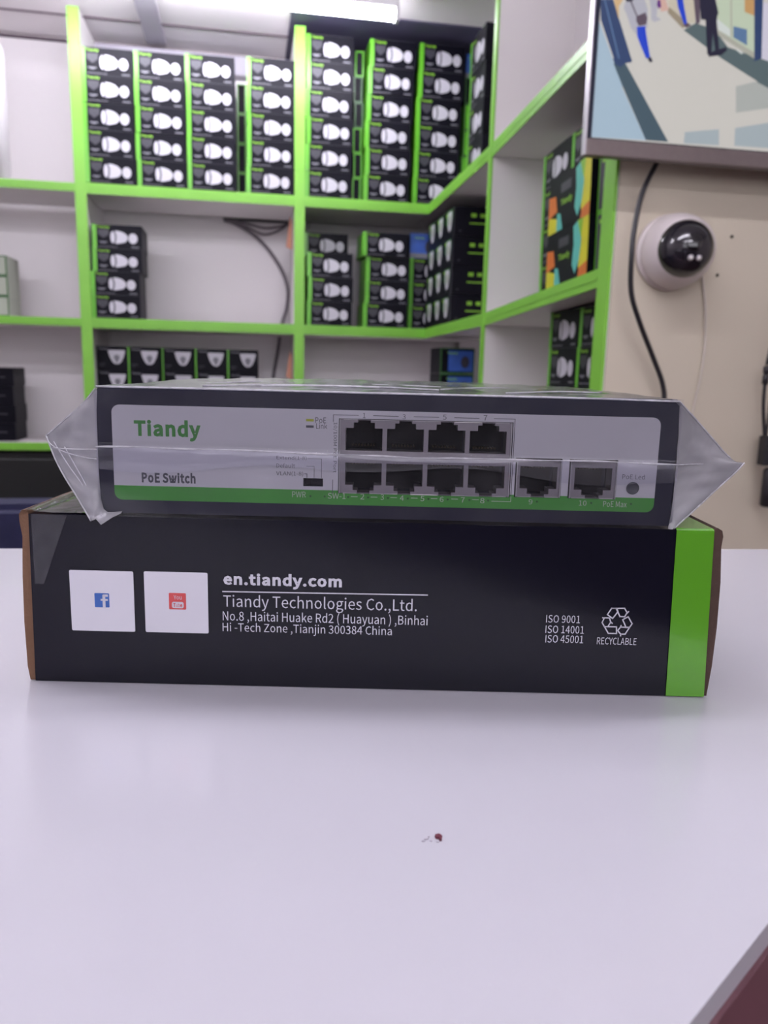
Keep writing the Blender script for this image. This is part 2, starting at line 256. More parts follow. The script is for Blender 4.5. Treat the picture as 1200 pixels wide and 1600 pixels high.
 'rc': (178, [107,-5,140,2,169,19,155,41,134,28,110,22,67,42,51,95,68,148,111,168,131,164,149,152,165,173,142,188,110,195,46,169,18,95,44,22], [15,13,14,15,12,13,15,9,12,9,10,12,10,11,12,16,8,15,8,9,15,16,7,8,17,7,16,17,6,7,17,5,6,4,2,3,5,2,4,17,2,5,0,2,17,0,1,2]),
 'rd': (217, [97,-5,129,3,155,22,156,22,159,0,185,0,185,279,153,279,153,206,154,173,130,189,101,195,43,168,19,95,40,21,104,22,65,42,51,95,68,148,106,168,130,163,153,148,153,48,129,29], [8,6,7,8,5,6,9,5,8,12,10,11,12,9,10,12,19,9,19,20,9,20,21,9,21,5,9,13,18,12,18,19,12,22,5,21,13,17,18,13,16,17,14,16,13,23,3,22,3,5,22,14,15,16,15,3,23,14,2,15,2,3,15,14,1,2,4,5,3,0,1,14]),
 're': (194, [109,-5,144,1,172,15,160,36,138,25,113,21,68,39,50,88,178,88,179,96,179,106,160,171,103,195,44,168,18,95,45,22,49,110,68,154,104,169,139,154,151,110], [13,11,12,13,18,11,18,19,11,19,10,11,13,17,18,14,17,13,20,10,19,14,16,17,14,20,16,14,10,20,14,9,10,14,8,9,15,7,14,7,8,14,15,6,7,15,5,6,4,2,3,5,2,4,0,5,15,0,2,5,0,1,2]),
 'rf': (114, [12,164,37,164,37,0,69,0,69,164,110,164,110,190,69,190,69,220,76,248,96,258,107,256,118,252,125,277,110,282,93,283,51,266,37,221,37,190,12,188], [16,14,15,16,13,14,16,11,13,11,12,13,17,9,16,9,10,16,10,11,16,17,8,9,18,8,17,18,7,8,19,7,18,19,6,7,19,5,6,0,5,19,1,5,0,2,4,1,4,5,1,2,3,4]),
 'rg': (197, [96,-88,166,-68,193,-22,176,13,126,23,89,23,63,29,56,44,59,57,68,67,82,62,96,60,145,78,166,126,161,149,150,166,189,166,189,190,123,190,111,194,96,195,46,177,25,127,33,97,50,76,50,75,35,60,29,39,34,20,46,8,46,6,25,-13,18,-37,40,-74,96,82,68,94,56,127,68,160,96,172,125,160,137,127,125,94,101,-65,60,-56,46,-32,50,-16,65,0,78,-2,90,-3,123,-3,151,-8,161,-27,145,-54], [21,19,20,21,18,19,21,17,18,21,16,17,22,37,21,37,38,21,38,16,21,39,15,38,15,16,38,39,14,15,22,36,37,40,14,39,40,13,14,23,36,22,23,35,36,41,13,40,41,12,13,24,35,23,24,34,35,34,12,41,24,12,34,24,11,12,25,11,24,26,9,25,9,11,25,26,8,9,10,11,9,27,8,26,27,7,8,27,6,7,28,6,27,28,5,6,28,4,5,28,3,4,29,3,28,29,49,3,49,50,3,50,2,3,30,49,29,31,46,30,46,49,30,31,45,46,47,49,46,48,49,47,51,2,50,32,45,31,32,44,45,51,1,2,52,1,51,32,43,44,33,43,32,42,1,52,33,42,43,33,1,42,33,0,1]),
 'rh': (212, [32,0,64,0,64,138,90,160,116,167,144,155,152,116,152,0,184,0,184,120,170,176,126,195,91,186,63,163,64,202,64,279,32,279], [0,15,16,0,14,15,0,13,14,12,10,11,13,10,12,13,4,10,4,5,10,5,9,10,13,3,4,0,2,13,2,3,13,6,9,5,0,1,2,6,8,9,7,8,6]),
 'ri': (96, [48,229,64,235,70,251,64,266,48,271,33,266,27,251,33,235,32,0,64,0,64,190,32,190], [8,10,11,8,9,10,5,3,4,6,3,5,6,2,3,7,2,6,7,1,2,0,1,7]),
 'rj': (96, [48,229,64,235,70,251,64,266,48,271,33,266,27,251,33,235,12,-85,53,-68,64,-22,64,190,33,190,33,-22,28,-49,9,-59,-1,-58,-9,-56,-15,-80,-3,-83], [13,11,12,13,10,11,14,10,13,14,9,10,15,9,14,18,16,17,18,15,16,18,9,15,18,8,9,19,8,18,5,3,4,6,3,5,6,2,3,7,2,6,7,1,2,0,1,7]),
 'rk': (193, [32,0,64,0,64,50,99,92,155,0,190,0,118,113,181,190,146,190,65,90,64,90,64,279,32,279], [0,11,12,0,10,11,9,7,8,9,6,7,9,3,6,3,5,6,9,2,3,4,5,3,0,9,10,0,2,9,0,1,2]),
 'rl': (99, [66,-5,77,-4,84,-2,80,23,76,22,73,22,67,25,64,36,64,279,32,279,32,38,40,7], [10,8,9,10,7,8,11,7,10,11,6,7,11,5,6,4,2,3,5,2,4,11,2,5,0,2,11,0,1,2]),
 'rn': (213, [32,0,64,0,64,138,90,160,116,167,144,155,152,116,152,0,184,0,184,120,170,176,126,195,91,186,62,162,62,162,58,190,32,190], [12,10,11,0,15,16,0,14,15,13,10,12,13,4,10,4,5,10,5,9,10,13,3,4,0,13,14,0,2,13,2,3,13,6,9,5,0,1,2,6,8,9,7,8,6]),
 'ro': (212, [106,-5,167,22,194,95,167,169,106,195,45,169,18,95,45,22,106,22,66,42,51,95,66,148,106,168,146,148,161,95,146,42], [5,3,4,6,11,5,11,12,5,12,3,5,12,13,3,13,2,3,6,10,11,14,2,13,7,10,6,7,9,10,15,2,14,15,1,2,8,1,15,7,8,9,7,1,8,0,1,7]),
 'rr': (136, [32,0,64,0,64,122,87,156,112,166,122,166,131,163,137,191,127,194,116,195,86,184,62,155,62,155,58,190,32,190], [10,8,9,10,7,8,10,6,7,0,13,14,0,12,13,11,4,10,4,5,10,5,6,10,11,3,4,11,2,3,0,11,12,0,2,11,0,1,2]),
 'rs': (164, [82,-5,133,12,151,52,132,90,93,110,65,122,52,143,61,162,88,170,111,165,131,153,146,173,120,189,87,195,39,179,22,141,39,105,77,86,107,72,120,50,111,29,83,20,53,27,27,43,11,22,43,3], [14,12,13,14,11,12,15,7,14,7,8,14,8,11,14,8,9,11,9,10,11,15,6,7,15,5,6,16,5,15,16,4,5,16,3,4,17,3,16,17,18,3,18,2,3,19,2,18,19,1,2,20,1,19,24,22,23,21,1,20,24,21,22,25,21,24,25,1,21,25,0,1]),
 'rt': (132, [92,-5,110,-2,127,2,121,27,110,23,99,21,76,31,70,58,70,164,121,164,121,190,70,190,70,244,43,244,40,190,9,188,9,164,38,164,38,59,50,13], [14,12,13,14,11,12,15,11,14,15,10,11,15,9,10,16,9,15,17,9,16,18,8,17,8,9,17,18,7,8,19,7,18,19,6,7,19,5,6,4,2,3,5,2,4,19,2,5,0,2,19,0,1,2]),
 'ru': (212, [88,-5,122,5,151,30,152,30,154,0,181,0,181,190,149,190,149,55,124,31,97,23,70,35,62,74,62,190,29,190,29,70,44,14], [15,13,14,15,12,13,8,6,7,8,5,6,15,11,12,16,11,15,9,3,8,3,5,8,16,10,11,10,2,9,2,3,9,10,1,2,4,5,3,16,1,10,0,1,16]),
 'rw': (281, [62,0,99,0,126,102,133,129,139,157,141,157,147,129,154,103,181,0,220,0,272,190,241,190,213,80,207,53,202,27,200,27,193,53,187,80,157,190,126,190,96,80,89,53,83,27,82,27,76,53,70,80,42,190,9,190], [0,26,27,0,25,26,20,18,19,20,4,18,4,5,18,5,17,18,12,10,11,12,9,10,20,3,4,6,17,5,7,17,6,20,2,3,8,17,7,20,1,2,0,24,25,21,1,20,8,16,17,13,9,12,0,23,24,22,1,21,8,15,16,14,9,13,0,22,23,0,1,22,8,14,15,8,9,14]),
 'rx': (174, [5,0,39,0,64,44,74,62,84,78,85,78,96,62,106,44,134,0,169,0,106,96,164,190,131,190,107,148,99,133,91,117,89,117,79,133,70,148,45,190,10,190,68,99], [21,19,20,21,18,19,13,11,12,13,10,11,21,17,18,14,10,13,21,16,17,15,10,14,21,15,16,21,10,15,0,4,21,4,10,21,4,5,10,5,9,10,0,3,4,6,9,5,7,9,6,0,2,3,0,1,2,8,9,7]),
 'ry': (182, [35,-82,80,-63,106,-16,178,190,147,190,112,85,105,58,97,31,95,31,86,58,76,85,38,190,5,190,81,0,77,-15,60,-44,34,-56,26,-55,19,-53,13,-78,23,-81], [13,11,12,13,10,11,5,3,4,5,2,3,13,9,10,6,2,5,13,8,9,7,2,6,13,7,8,13,2,7,14,2,13,15,2,14,15,1,2,16,1,15,19,17,18,19,16,17,19,1,16,19,0,1,20,0,19]),
 'r ': (78, [], []),
 'b(': (142, [29,209,75,309,125,286,86,192,76,109,86,25,125,-69,75,-91,29,9,15,109], [0,2,1,0,3,2,9,3,0,9,4,3,8,4,9,8,5,4,8,6,5,7,6,8]),
 'b)': (142, [32,25,43,109,32,192,-7,286,43,309,89,209,103,109,89,9,43,-91,-7,-69], [3,5,4,2,5,3,2,6,5,1,6,2,1,7,6,0,7,1,9,7,0,9,8,7]),
 'b-': (145, [123,127,123,69,-1,69,-1,127], [2,0,3,2,1,0]),
 'b.': (121, [19,50,49,63,78,50,90,20,78,-11,49,-23,19,-11,7,20], [0,2,1,7,2,0,7,3,2,6,3,7,6,4,3,6,5,4]),
 'b/': (161, [155,295,40,-80,-19,-80,96,295], [2,0,3,2,1,0]),
 'b0': (218, [24,240,97,281,170,240,195,129,171,18,97,-24,24,18,0,129,117,201,97,215,78,201,66,129,78,57,97,42,117,57,129,129], [0,2,1,7,10,0,10,9,0,9,2,0,9,8,2,8,3,2,7,11,10,15,3,8,15,4,3,6,11,7,6,12,11,14,4,15,6,13,12,13,4,14,6,4,13,6,5,4]),
 'b1': (218, [71,44,71,201,25,201,25,252,67,262,92,274,137,274,137,44,189,44,189,-17,14,-17,14,44], [4,6,5,4,7,6,3,1,4,1,7,4,2,1,3,0,7,1,10,0,11,10,7,0,10,8,7,10,9,8]),
 'b8': (218, [16,117,46,143,46,129,24,152,10,196,36,256,99,279,163,255,187,194,173,148,152,124,152,137,180,114,196,60,168,1,98,-22,27,1,-2,63,117,211,98,218,82,212,76,196,88,173,111,161,119,172,124,190,115,88,83,104,69,91,63,68,72,46,98,37,122,45,129,62], [5,7,6,4,7,5,4,19,7,19,8,7,4,20,19,18,8,19,4,21,20,25,8,18,3,21,4,3,22,21,25,9,8,24,9,25,3,23,22,23,9,24,3,9,23,2,1,3,1,9,3,1,11,9,11,10,9,0,11,1,0,12,11,17,27,0,27,12,0,27,13,12,17,28,27,26,13,27,17,29,28,33,13,26,17,30,29,16,30,17,32,13,33,32,14,13,16,31,30,31,14,32,16,14,31,15,14,16]),
 'bA': (237, [136,274,235,-17,165,-17,140,61,71,61,46,-17,-22,-17,76,274,116,139,103,182,94,213,118,213,109,182,96,138,90,121,122,121], [6,10,7,10,0,7,10,11,0,11,1,0,6,9,10,12,1,11,6,13,9,13,8,9,13,8,12,8,1,12,15,1,8,6,14,13,6,15,14,6,4,15,4,3,15,3,1,15,6,5,4,2,1,3]),
 'bE': (230, [200,274,200,212,85,212,85,166,182,166,182,104,85,104,85,45,204,45,204,-17,18,-17,18,274], [10,2,11,2,0,11,2,1,0,10,3,2,10,6,3,6,4,3,6,5,4,10,7,6,10,8,7,10,9,8]),
 'bL': (214, [85,274,85,45,197,45,197,-17,18,-17,18,274], [4,0,5,4,1,0,4,2,1,4,3,2]),
 'bM': (308, [86,274,139,125,149,98,154,83,131,83,136,98,145,125,198,274,266,274,266,-17,202,-17,202,142,203,181,205,201,234,201,217,154,165,9,119,9,66,154,50,201,79,201,80,181,81,142,81,-17,18,-17,18,274], [24,19,25,19,0,25,19,20,0,20,1,0,6,13,7,13,8,7,13,14,8,14,9,8,24,18,19,21,1,20,6,12,13,15,9,14,6,11,12,22,1,21,16,9,15,24,17,18,6,10,11,23,1,22,23,5,1,5,2,1,5,2,6,2,10,6,3,10,2,23,4,5,23,3,4,23,17,3,17,16,3,16,10,3,24,23,17,10,9,16]),
 'bN': (277, [78,274,177,103,200,59,173,59,171,81,170,123,170,274,235,274,235,-17,175,-17,76,154,53,198,80,198,81,176,83,135,83,-17,18,-17,18,274], [16,11,17,11,0,17,11,12,0,12,1,0,5,7,6,5,2,7,2,8,7,16,10,11,13,1,12,14,1,13,16,14,10,14,9,10,16,15,14,9,4,14,4,1,14,4,2,5,4,2,1,9,3,4,9,2,3,9,8,2]),
 'bP': (246, [111,274,190,255,223,181,191,107,112,85,85,85,85,-17,18,-17,18,274,143,156,154,181,143,205,103,213,85,213,85,146,104,146], [7,13,8,13,0,8,13,1,0,13,12,1,12,11,1,11,2,1,7,14,13,10,2,11,10,3,2,9,3,10,15,3,9,7,15,14,7,5,15,5,3,15,5,4,3,7,6,5]),
 'bS': (233, [33,79,75,48,106,41,134,50,142,66,135,82,110,96,73,112,32,139,10,194,39,256,109,279,159,268,210,233,172,186,135,210,110,215,87,209,81,196,88,180,112,168,149,152,193,123,212,67,183,3,107,-22,49,-10,-8,30], [10,12,11,10,13,12,9,16,10,16,13,10,16,15,13,15,14,13,9,17,16,9,18,17,9,19,18,8,19,9,8,20,19,8,21,20,8,22,21,7,22,8,7,23,22,6,23,7,5,23,6,4,23,5,27,1,0,4,24,23,3,24,4,2,24,3,27,2,1,27,24,2,26,24,27,26,25,24]),
 'bT': (234, [-6,212,-6,274,216,274,216,212,138,212,138,-17,72,-17,72,212], [0,2,1,0,3,2,7,3,0,6,4,7,4,3,7,6,5,4]),
 'bV': (225, [47,274,92,122,104,80,113,50,90,50,99,80,111,122,156,274,225,274,132,-17,70,-17,-23,274], [10,0,11,10,1,0,6,8,7,6,9,8,10,4,1,4,5,1,5,2,1,5,2,6,2,3,6,3,9,6,10,3,4,10,9,3]),
 'ba': (221, [38,112,117,133,115,142,96,151,73,146,34,125,5,177,55,203,105,213,168,186,186,119,186,-17,128,-17,125,6,144,6,116,-12,75,-22,23,-4,2,51,120,77,81,67,71,50,74,42,85,39,104,43,120,55], [7,9,8,6,9,7,6,3,9,3,10,9,5,4,6,4,3,6,2,10,3,1,10,2,0,10,1,0,19,10,19,11,10,18,19,0,18,20,19,25,11,19,18,21,20,24,11,25,17,21,18,17,22,21,23,11,24,17,23,22,17,13,23,13,14,23,14,11,23,15,11,14,17,15,13,15,12,13,16,15,17,12,11,15]),
 'bc': (202, [32,182,108,213,148,204,189,177,153,129,124,148,113,150,82,136,69,95,81,54,112,40,128,43,160,65,193,14,146,-14,105,-22,30,9,0,95], [0,2,1,0,3,2,17,7,0,7,6,0,6,3,0,6,5,3,5,4,3,17,8,7,16,8,17,16,9,8,11,13,12,16,10,9,10,13,11,16,13,10,16,14,13,15,14,16]),
 'bd': (241, [30,180,99,213,136,205,136,206,136,205,136,296,202,296,202,-17,144,-17,141,5,160,5,136,-12,95,-22,26,9,1,95,136,139,123,147,109,150,82,136,69,95,80,53,106,40,121,44,136,56], [4,6,5,4,2,6,2,7,6,0,4,1,4,2,1,4,2,3,4,7,2,0,16,4,16,15,4,15,7,4,14,17,0,17,16,0,14,18,17,23,7,15,14,19,18,13,19,14,13,20,19,22,7,23,13,21,20,21,7,22,13,10,21,10,7,21,12,9,13,9,10,13,12,11,9,11,8,9,11,7,10,8,7,11]),
 'be': (218, [31,181,103,214,174,183,196,108,196,94,193,71,75,71,82,52,115,39,133,41,168,59,195,7,149,-15,107,-22,31,9,0,95,125,142,104,151,81,141,75,127,129,127], [0,2,1,0,17,2,17,16,2,16,3,2,15,18,0,18,17,0,20,3,16,15,19,18,15,20,19,15,3,20,15,4,3,14,6,15,6,4,15,6,5,4,14,7,6,9,11,10,14,8,7,8,11,9,14,11,8,13,11,14,13,12,11]),
 'bh': (236, [81,296,81,202,81,199,84,201,127,213,185,188,201,123,201,-17,135,-17,135,114,129,143,115,149,98,144,81,130,81,-17,15,-17,15,296], [15,0,16,15,1,0,3,5,4,15,2,1,2,5,3,15,13,2,13,12,2,12,5,2,12,11,5,11,6,5,10,6,11,9,6,10,15,14,13,9,7,6,8,7,9]),
 'bi': (120, [20,279,48,290,77,279,88,251,77,222,48,211,20,222,9,251,81,207,81,-17,15,-17,15,207], [10,8,11,10,9,8,0,2,1,0,3,2,7,3,0,7,4,3,6,4,7,5,4,6]),
 'bk': (217, [81,296,81,107,57,107,138,207,217,207,139,112,221,-17,146,-17,97,63,81,44,81,-17,15,-17,15,296], [11,0,12,11,2,0,2,1,0,2,4,3,2,5,4,2,6,5,11,8,2,8,6,2,11,9,8,7,6,8,11,10,9]),
 'bm': (348, [74,207,77,179,56,179,81,201,121,213,166,200,177,184,196,200,238,213,295,188,311,123,311,-17,246,-17,246,114,239,143,226,149,213,145,196,130,196,-17,130,-17,130,114,124,143,111,149,98,145,81,130,81,-17,15,-17,15,207], [7,9,8,3,5,4,26,2,27,2,0,27,2,1,0,2,5,3,6,9,7,2,6,5,6,10,9,2,15,6,15,10,6,26,24,2,24,23,2,23,22,2,22,15,2,22,16,15,14,10,15,21,16,22,21,17,16,20,17,21,13,10,14,26,25,24,20,18,17,13,11,10,19,18,20,12,11,13]),
 'bn': (237, [74,207,77,179,56,179,83,201,127,213,185,188,201,123,201,-17,135,-17,135,114,129,143,115,149,98,144,81,130,81,-17,15,-17,15,207], [3,5,4,15,2,16,2,0,16,2,1,0,2,5,3,2,6,5,15,13,2,13,12,2,12,11,2,11,6,2,10,6,11,9,6,10,15,14,13,9,7,6,8,7,9]),
 'bo': (236, [31,181,106,214,181,181,212,95,181,9,106,-23,31,9,0,95,132,136,106,149,81,136,69,95,81,54,106,41,132,54,144,95], [0,2,1,7,10,0,10,9,0,9,2,0,9,8,2,8,3,2,7,11,10,15,3,8,14,3,15,7,12,11,6,12,7,14,4,3,13,4,14,6,13,12,6,4,13,5,4,6]),
 'br': (160, [74,207,77,172,54,172,76,199,114,212,131,211,156,202,143,142,119,149,115,149,98,143,81,117,81,-17,15,-17,15,207], [3,5,4,3,6,5,13,2,14,2,0,14,2,1,0,3,7,6,2,7,3,13,11,2,11,10,2,10,9,2,9,8,2,8,7,2,13,12,11]),
 'bt': (156, [21,147,-8,147,-8,204,24,206,27,261,87,261,87,207,138,207,138,147,87,147,87,60,91,43,101,39,106,40,133,49,148,-9,113,-19,89,-22,35,0,21,57], [3,5,4,3,6,5,3,7,6,3,8,7,2,8,3,1,8,2,0,8,1,19,9,0,9,8,0,19,10,9,19,11,10,18,11,19,13,15,14,18,12,11,12,15,13,18,15,12,17,15,18,17,16,15]),
 'bw': (305, [55,207,87,84,93,57,95,44,70,44,73,57,79,84,113,207,170,207,203,84,210,58,213,44,188,44,191,57,197,84,228,207,294,207,233,-17,168,-17,138,98,131,125,128,140,153,140,150,125,143,98,113,-17,49,-17,-13,207], [26,0,27,26,6,0,6,1,0,6,8,7,6,21,8,21,22,8,22,9,8,14,16,15,14,9,16,9,17,16,6,20,21,23,9,22,6,19,20,24,9,23,6,1,19,1,18,19,25,14,24,14,9,24,10,17,9,26,5,6,25,13,14,2,18,1,11,17,10,26,4,5,25,12,13,3,18,2,4,18,3,25,11,12,26,18,4,25,17,11,26,17,18,26,25,17]),
 'by': (206, [7,-31,30,-38,31,-38,48,-31,61,-8,63,-1,-21,207,50,207,92,90,102,64,107,48,84,48,88,63,96,90,134,207,202,207,122,-23,92,-76,38,-99,20,-98,-7,-90], [5,7,6,5,8,7,13,15,14,13,10,15,10,16,15,5,12,8,12,9,8,12,9,13,9,10,13,5,11,12,5,10,11,5,16,10,4,16,5,3,16,4,3,17,16,2,17,3,20,1,0,20,2,1,20,17,2,20,18,17,19,18,20]),
 'b ': (78, [], []),
}
_tc = {}
def text2d(txt, bold=0.):
    """letter shapes of a piece of writing set side by side and scaled to a unit bounding box"""
    k = 'b' if bold > .011 and ('b'+txt[0]) in GLYPH else 'r'
    if (txt, k) in _tc: return _tc[(txt, k)]
    vs = []; fs = []; x = 0
    for ch in txt:
        adv, co, tri = GLYPH.get(k+ch) or GLYPH['r'+ch]; n = len(vs)
        vs += [(co[i]+x, co[i+1]) for i in range(0, len(co), 2)]; fs += [(tri[i]+n, tri[i+1]+n, tri[i+2]+n) for i in range(0, len(tri), 3)]; x += adv
    x0 = min(v[0] for v in vs); x1 = max(v[0] for v in vs); y0 = min(v[1] for v in vs); y1 = max(v[1] for v in vs)
    _tc[(txt, k)] = ([((a-x0)/(x1-x0), (b-y0)/(y1-y0)) for a, b in vs], fs); return _tc[(txt, k)]
def put_text(mb, txt, cx, cz, w, h, y, m, bold=0., rot=0):
    vs, fs = text2d(txt, bold); c, s_ = math.cos(rot), math.sin(rot); out = []
    for u, v in vs:
        a, b_ = (u-.5)*w, (v-.5)*h; out.append((cx+a*c-b_*s_, y, cz+a*s_+b_*c))
    mb.add(out, fs, m)
def cut(o, cutters):
    """cut openings (list of MB) out of o and keep the result as its mesh"""
    tmp = []
    for c in cutters:
        t = c.build('cutter'); t.matrix_world = o.matrix_world if o.parent is None else t.matrix_world; tmp.append(t)
        md = o.modifiers.new('b', 'BOOLEAN'); md.operation = 'DIFFERENCE'; md.object = t; md.solver = 'EXACT'
    par = o.parent; o.parent = None
    bpy.context.view_layer.update(); dg = bpy.context.evaluated_depsgraph_get()
    me = bpy.data.meshes.new_from_object(o.evaluated_get(dg)); old = o.data; o.modifiers.clear(); o.data = me; me.name = old.name
    o.parent = par
    for t in tmp: bpy.data.objects.remove(t)
    return o
def tag(o, label, cat, group=None):
    o['label'] = label; o['category'] = cat
    if group: o['group'] = group
    return o
def thing(name, label, cat, loc=(0, 0, 0), rz=0, group=None):
    o = bpy.data.objects.new(name, None); COL.objects.link(o); o.empty_display_size = .02
    o.location = loc; o.rotation_euler = (0, 0, rz); return tag(o, label, cat, group)
def struct(o): o['kind'] = 'structure'; return o
# ------------------------------------------------------------------ the room
ZT = 2.262                                   # ceiling height
XF = .683                                    # front plane of the right-hand shelving
struct(MB().box(-1.95, 2.45, -2.05, 3.45, -.05, 0, 'floor_tile').build('floor'))
struct(MB().box(-1.95, 2.45, -2.05, 3.45, ZT, ZT+.05, 'ceiling_panel').build('ceiling'))
struct(MB().box(-1.90, 1.02, 3.36, 3.42, 0, ZT, 'wall_paint').build('wall_back'))
struct(MB().box(-1.95, -1.90, -2.0, 3.42, 0, ZT, 'wall_paint').build('wall_left'))
struct(MB().box(.93, .99, 1.459, 3.36, 0, ZT, 'wall_paint').build('wall_right'))
struct(MB().box(.690, 2.40, 1.43, 1.458, 0, ZT, 'beige_wall').build('wall_corner'))
struct(MB().box(2.40, 2.45, -2.0, 1.43, 0, ZT, 'wall_paint').build('wall_far_right'))
b = MB(); b.box(-1.95, -1.55, -2.05, -2.0, 0, ZT, 'wall_paint'); b.box(2.05, 2.45, -2.05, -2.0, 0, ZT, 'wall_paint'); b.box(-1.55, 2.05, -2.05, -2.0, 2.14, ZT, 'wall_paint'); b.box(-1.55, 2.05, -2.05, -2.0, 0, 1.22, 'rear_sill')
struct(b.build('wall_rear'))           # unseen rear wall; opening added to admit world light, dark sill added against reflections
struct(MB().box(-.362, -.292, 1.2, 3.30, ZT-.012, ZT-.001, 'ceiling_strip').build('trim_1'))
struct(MB().box(-1.90, .66, 3.135, 3.142, ZT-.004, ZT-.0005, 'joint').build('trim_2'))
struct(MB().box(-1.90, .93, 3.350, 3.359, ZT-.014, ZT-.005, 'joint').build('trim_3'))
struct(MB().box(-.555, .10, 3.29, 3.358, 2.165, 2.232, 'ceiling_strip').build('trim_4'))
struct(MB().box(.16, .92, 2.90, 3.345, ZT-.006, ZT-.001, 'ceiling_shade').box(.16, .92, 3.345, 3.3595, 2.08, ZT-.001, 'ceiling_shade').build('shade_sheet'))  # dark sheets on ceiling and wall top paint the shade behind the tube
# ------------------------------------------------------------------ counter (its near edge runs off the lower right corner)
ct = thing('counter', 'glossy white counter top in the foreground with a small dark red speck', 'counter', (0, 0, 0))
poly = [(-.91, -.565), (.449, .357), (.449, .428), (-1.2, .553), (-1.2, -.57)]
t = MB().prism(poly, .918, .95, 'white_lacquer', axis='z').build('countertop', ct)
md = t.modifiers.new('b', 'BEVEL'); md.width = .009; md.segments = 6; md.limit_method = 'ANGLE'; md.angle_limit = .6
for p in t.data.polygons: p.use_smooth = False
MB().prism([(-.93, -.50), (.36, .366), (.36, .38), (-1.15, .50), (-1.15, -.50)], 0, .918, 'counter_brown', axis='z').build('counter_base', ct)
eb = MB(); eb.prism([(-.91, -.5662), (.449, .3558), (.449, .358), (-.91, -.564)], .9182, .9440, 'counter_brown', axis='z')
eo = eb.build('edge_band', ct); eo['label'] = 'dark reddish brown edge band'
sm = MB()
def blob(mb, cx, cy, rx, ry, m, seed, h=.0006, n=14):
    random.seed(seed); top = [(cx+rx*math.cos(2*math.pi*i/n)*random.uniform(.6, 1.1), cy+ry*math.sin(2*math.pi*i/n)*random.uniform(.6, 1.1)) for i in range(n)]
    mb.prism(top, .9501, .9501+h, m, axis='z')
SX, SY = 0.0430, 0.1599
blob(sm, SX+.0009, SY+.0004, .0009, .0008, 'stain_red', 3)
blob(sm, SX+.0011, SY-.0006, .0004, .0008, 'stain_red', 5)
st = sm.build('dried_speck', ct); st['label'] = 'dark red dried speck'
sm = MB()
for i, (dx, dy, r) in enumerate([(-.0022, .0001, .0006), (-.0012, -.0008, .0004), (-.0030, -.0006, .0004), (.0002, -.0014, .0004), (-.0014, .0009, .0003)]): blob(sm, SX+dx, SY+dy, r, r*.5, 'stain_grey', i+20, .0002, 8)
sm.build('grey_speckles', ct)
# ------------------------------------------------------------------ shelving on the back wall
Z1, Z2, Z3, BT = 1.660, 1.200, .750, .018    # board centres and half thickness
bk = thing('back_shelving', 'white shelving with lime green edges across the back wall', 'shelving', (0, 3.0, 0))
XL, XM, XE = -.568, .196, -1.32
def board(name, parent, x0, x1, z, y0=0, y1=.30, t=BT):
    o = MB().box(x0, x1, y0+.004, y1, z-t, z+t, 'laminate').build(name, parent)
    g = MB().box(x0, x1, y0, y0+.0038, z-t, z+t, 'green_edge')
    for k in (-.33, .33): g.box(x0, x1, y0-.0012, y0, z+k*t-.002, z+k*t+.002, 'green_edge')
    g.build('edge_strip', o); return o
for z in (Z1, Z2, Z3):
    board('shelf_board', bk, XE+.018, XL-.018, z, t=.014); board('shelf_board', bk, XL+.018, XM-.018, z); board('shelf_board', bk, XM+.018, .683, z)
for x, top in ((XE, 2.2), (XL, 2.235), (XM, 2.245)):
    o = MB().box(x-.0175, x+.0175, .004, .338, .002, top, 'laminate').build('upright', bk)
    MB().box(x-.019, x+.019, -.004, .0038, .002, top, 'green_edge').build('edge_strip', o)
MB().box(XE, .900, .345, .358, .0, ZT-.02, 'back_panel').build('back_panel', bk)
# lower doors
cb = thing('base_cabinet', 'black doored base cabinet under the lowest back shelf', 'cabinet', (0, 3.05, 0))
MB().box(-1.29, -.59, 0, .28, .01, .72, 'dark_door').build('cabinet_body', cb)
for k, x in enumerate((-1.28, -.93)):
    d = MB().box(x, x+.335, -.018, -.001, .03, .70, 'dark_door').build('door', cb, bevel=.003)
    MB().box(x+.28 if k == 0 else x+.03, x+.292 if k == 0 else x+.042, -.032, -.018, .40, .50, 'tv_silver').build('handle', d)
cb2 = thing('base_cabinet', 'dark base cabinet under the dome camera boxes, hidden behind the network switch', 'cabinet', (0, 3.05, 0))
MB().box(-.54, .165, 0, .28, .01, .72, 'dark_door').build('cabinet_body', cb2)
MB().box(-.53, .155, -.018, -.001, .03, .70, 'dark_door').build('door', cb2, bevel=.003)
# ------------------------------------------------------------------ shelving on the right
rt = thing('side_shelving', 'white shelving with lime green edges running forward along the right wall', 'shelving', (0, 0, 0))
def rboard(ya, yb, za, zb, x1=.918, t=BT):
    """board whose front edge looks towards -X, from (ya,za) to (yb,zb)"""
    def slab(x0, x1, m, dt=0): 
        vs = [(x, y, z+s) for x in (x0, x1) for y, z in ((ya, za), (yb, zb)) for s in (-t+dt, t-dt)]
        return MB().add(vs, [(0, 1, 3, 2), (4, 6, 7, 5), (0, 4, 5, 1), (2, 3, 7, 6), (0, 2, 6, 4), (1, 5, 7, 3)], m)
    o = slab(XF+.004, x1, 'laminate')
    if ya == 3.0: o.box(XF+.004, x1, 3.0, 3.30, za-t, za+t, 'laminate')
    o = o.build('shelf_board', rt); g = slab(XF, XF+.0038, 'green_edge')
    vs = [(x, y, z+s) for x in (XF-.0012, XF) for y, z in ((ya, za), (yb, zb)) for s in (-.003, .003)]
    g.add(vs, [(0, 1, 3, 2), (4, 6, 7, 5), (0, 4, 5, 1), (2, 3, 7, 6), (0, 2, 6, 4), (1, 5, 7, 3)], 'green_edge'); g.build('edge_strip', o)
Y1, Y2 = 2.235, 1.462
rboard(3.0, Y1+.012, Z1, Z1+.012); rboard(Y1-.012, Y2+.02, Z1+.012, Z1+.050)
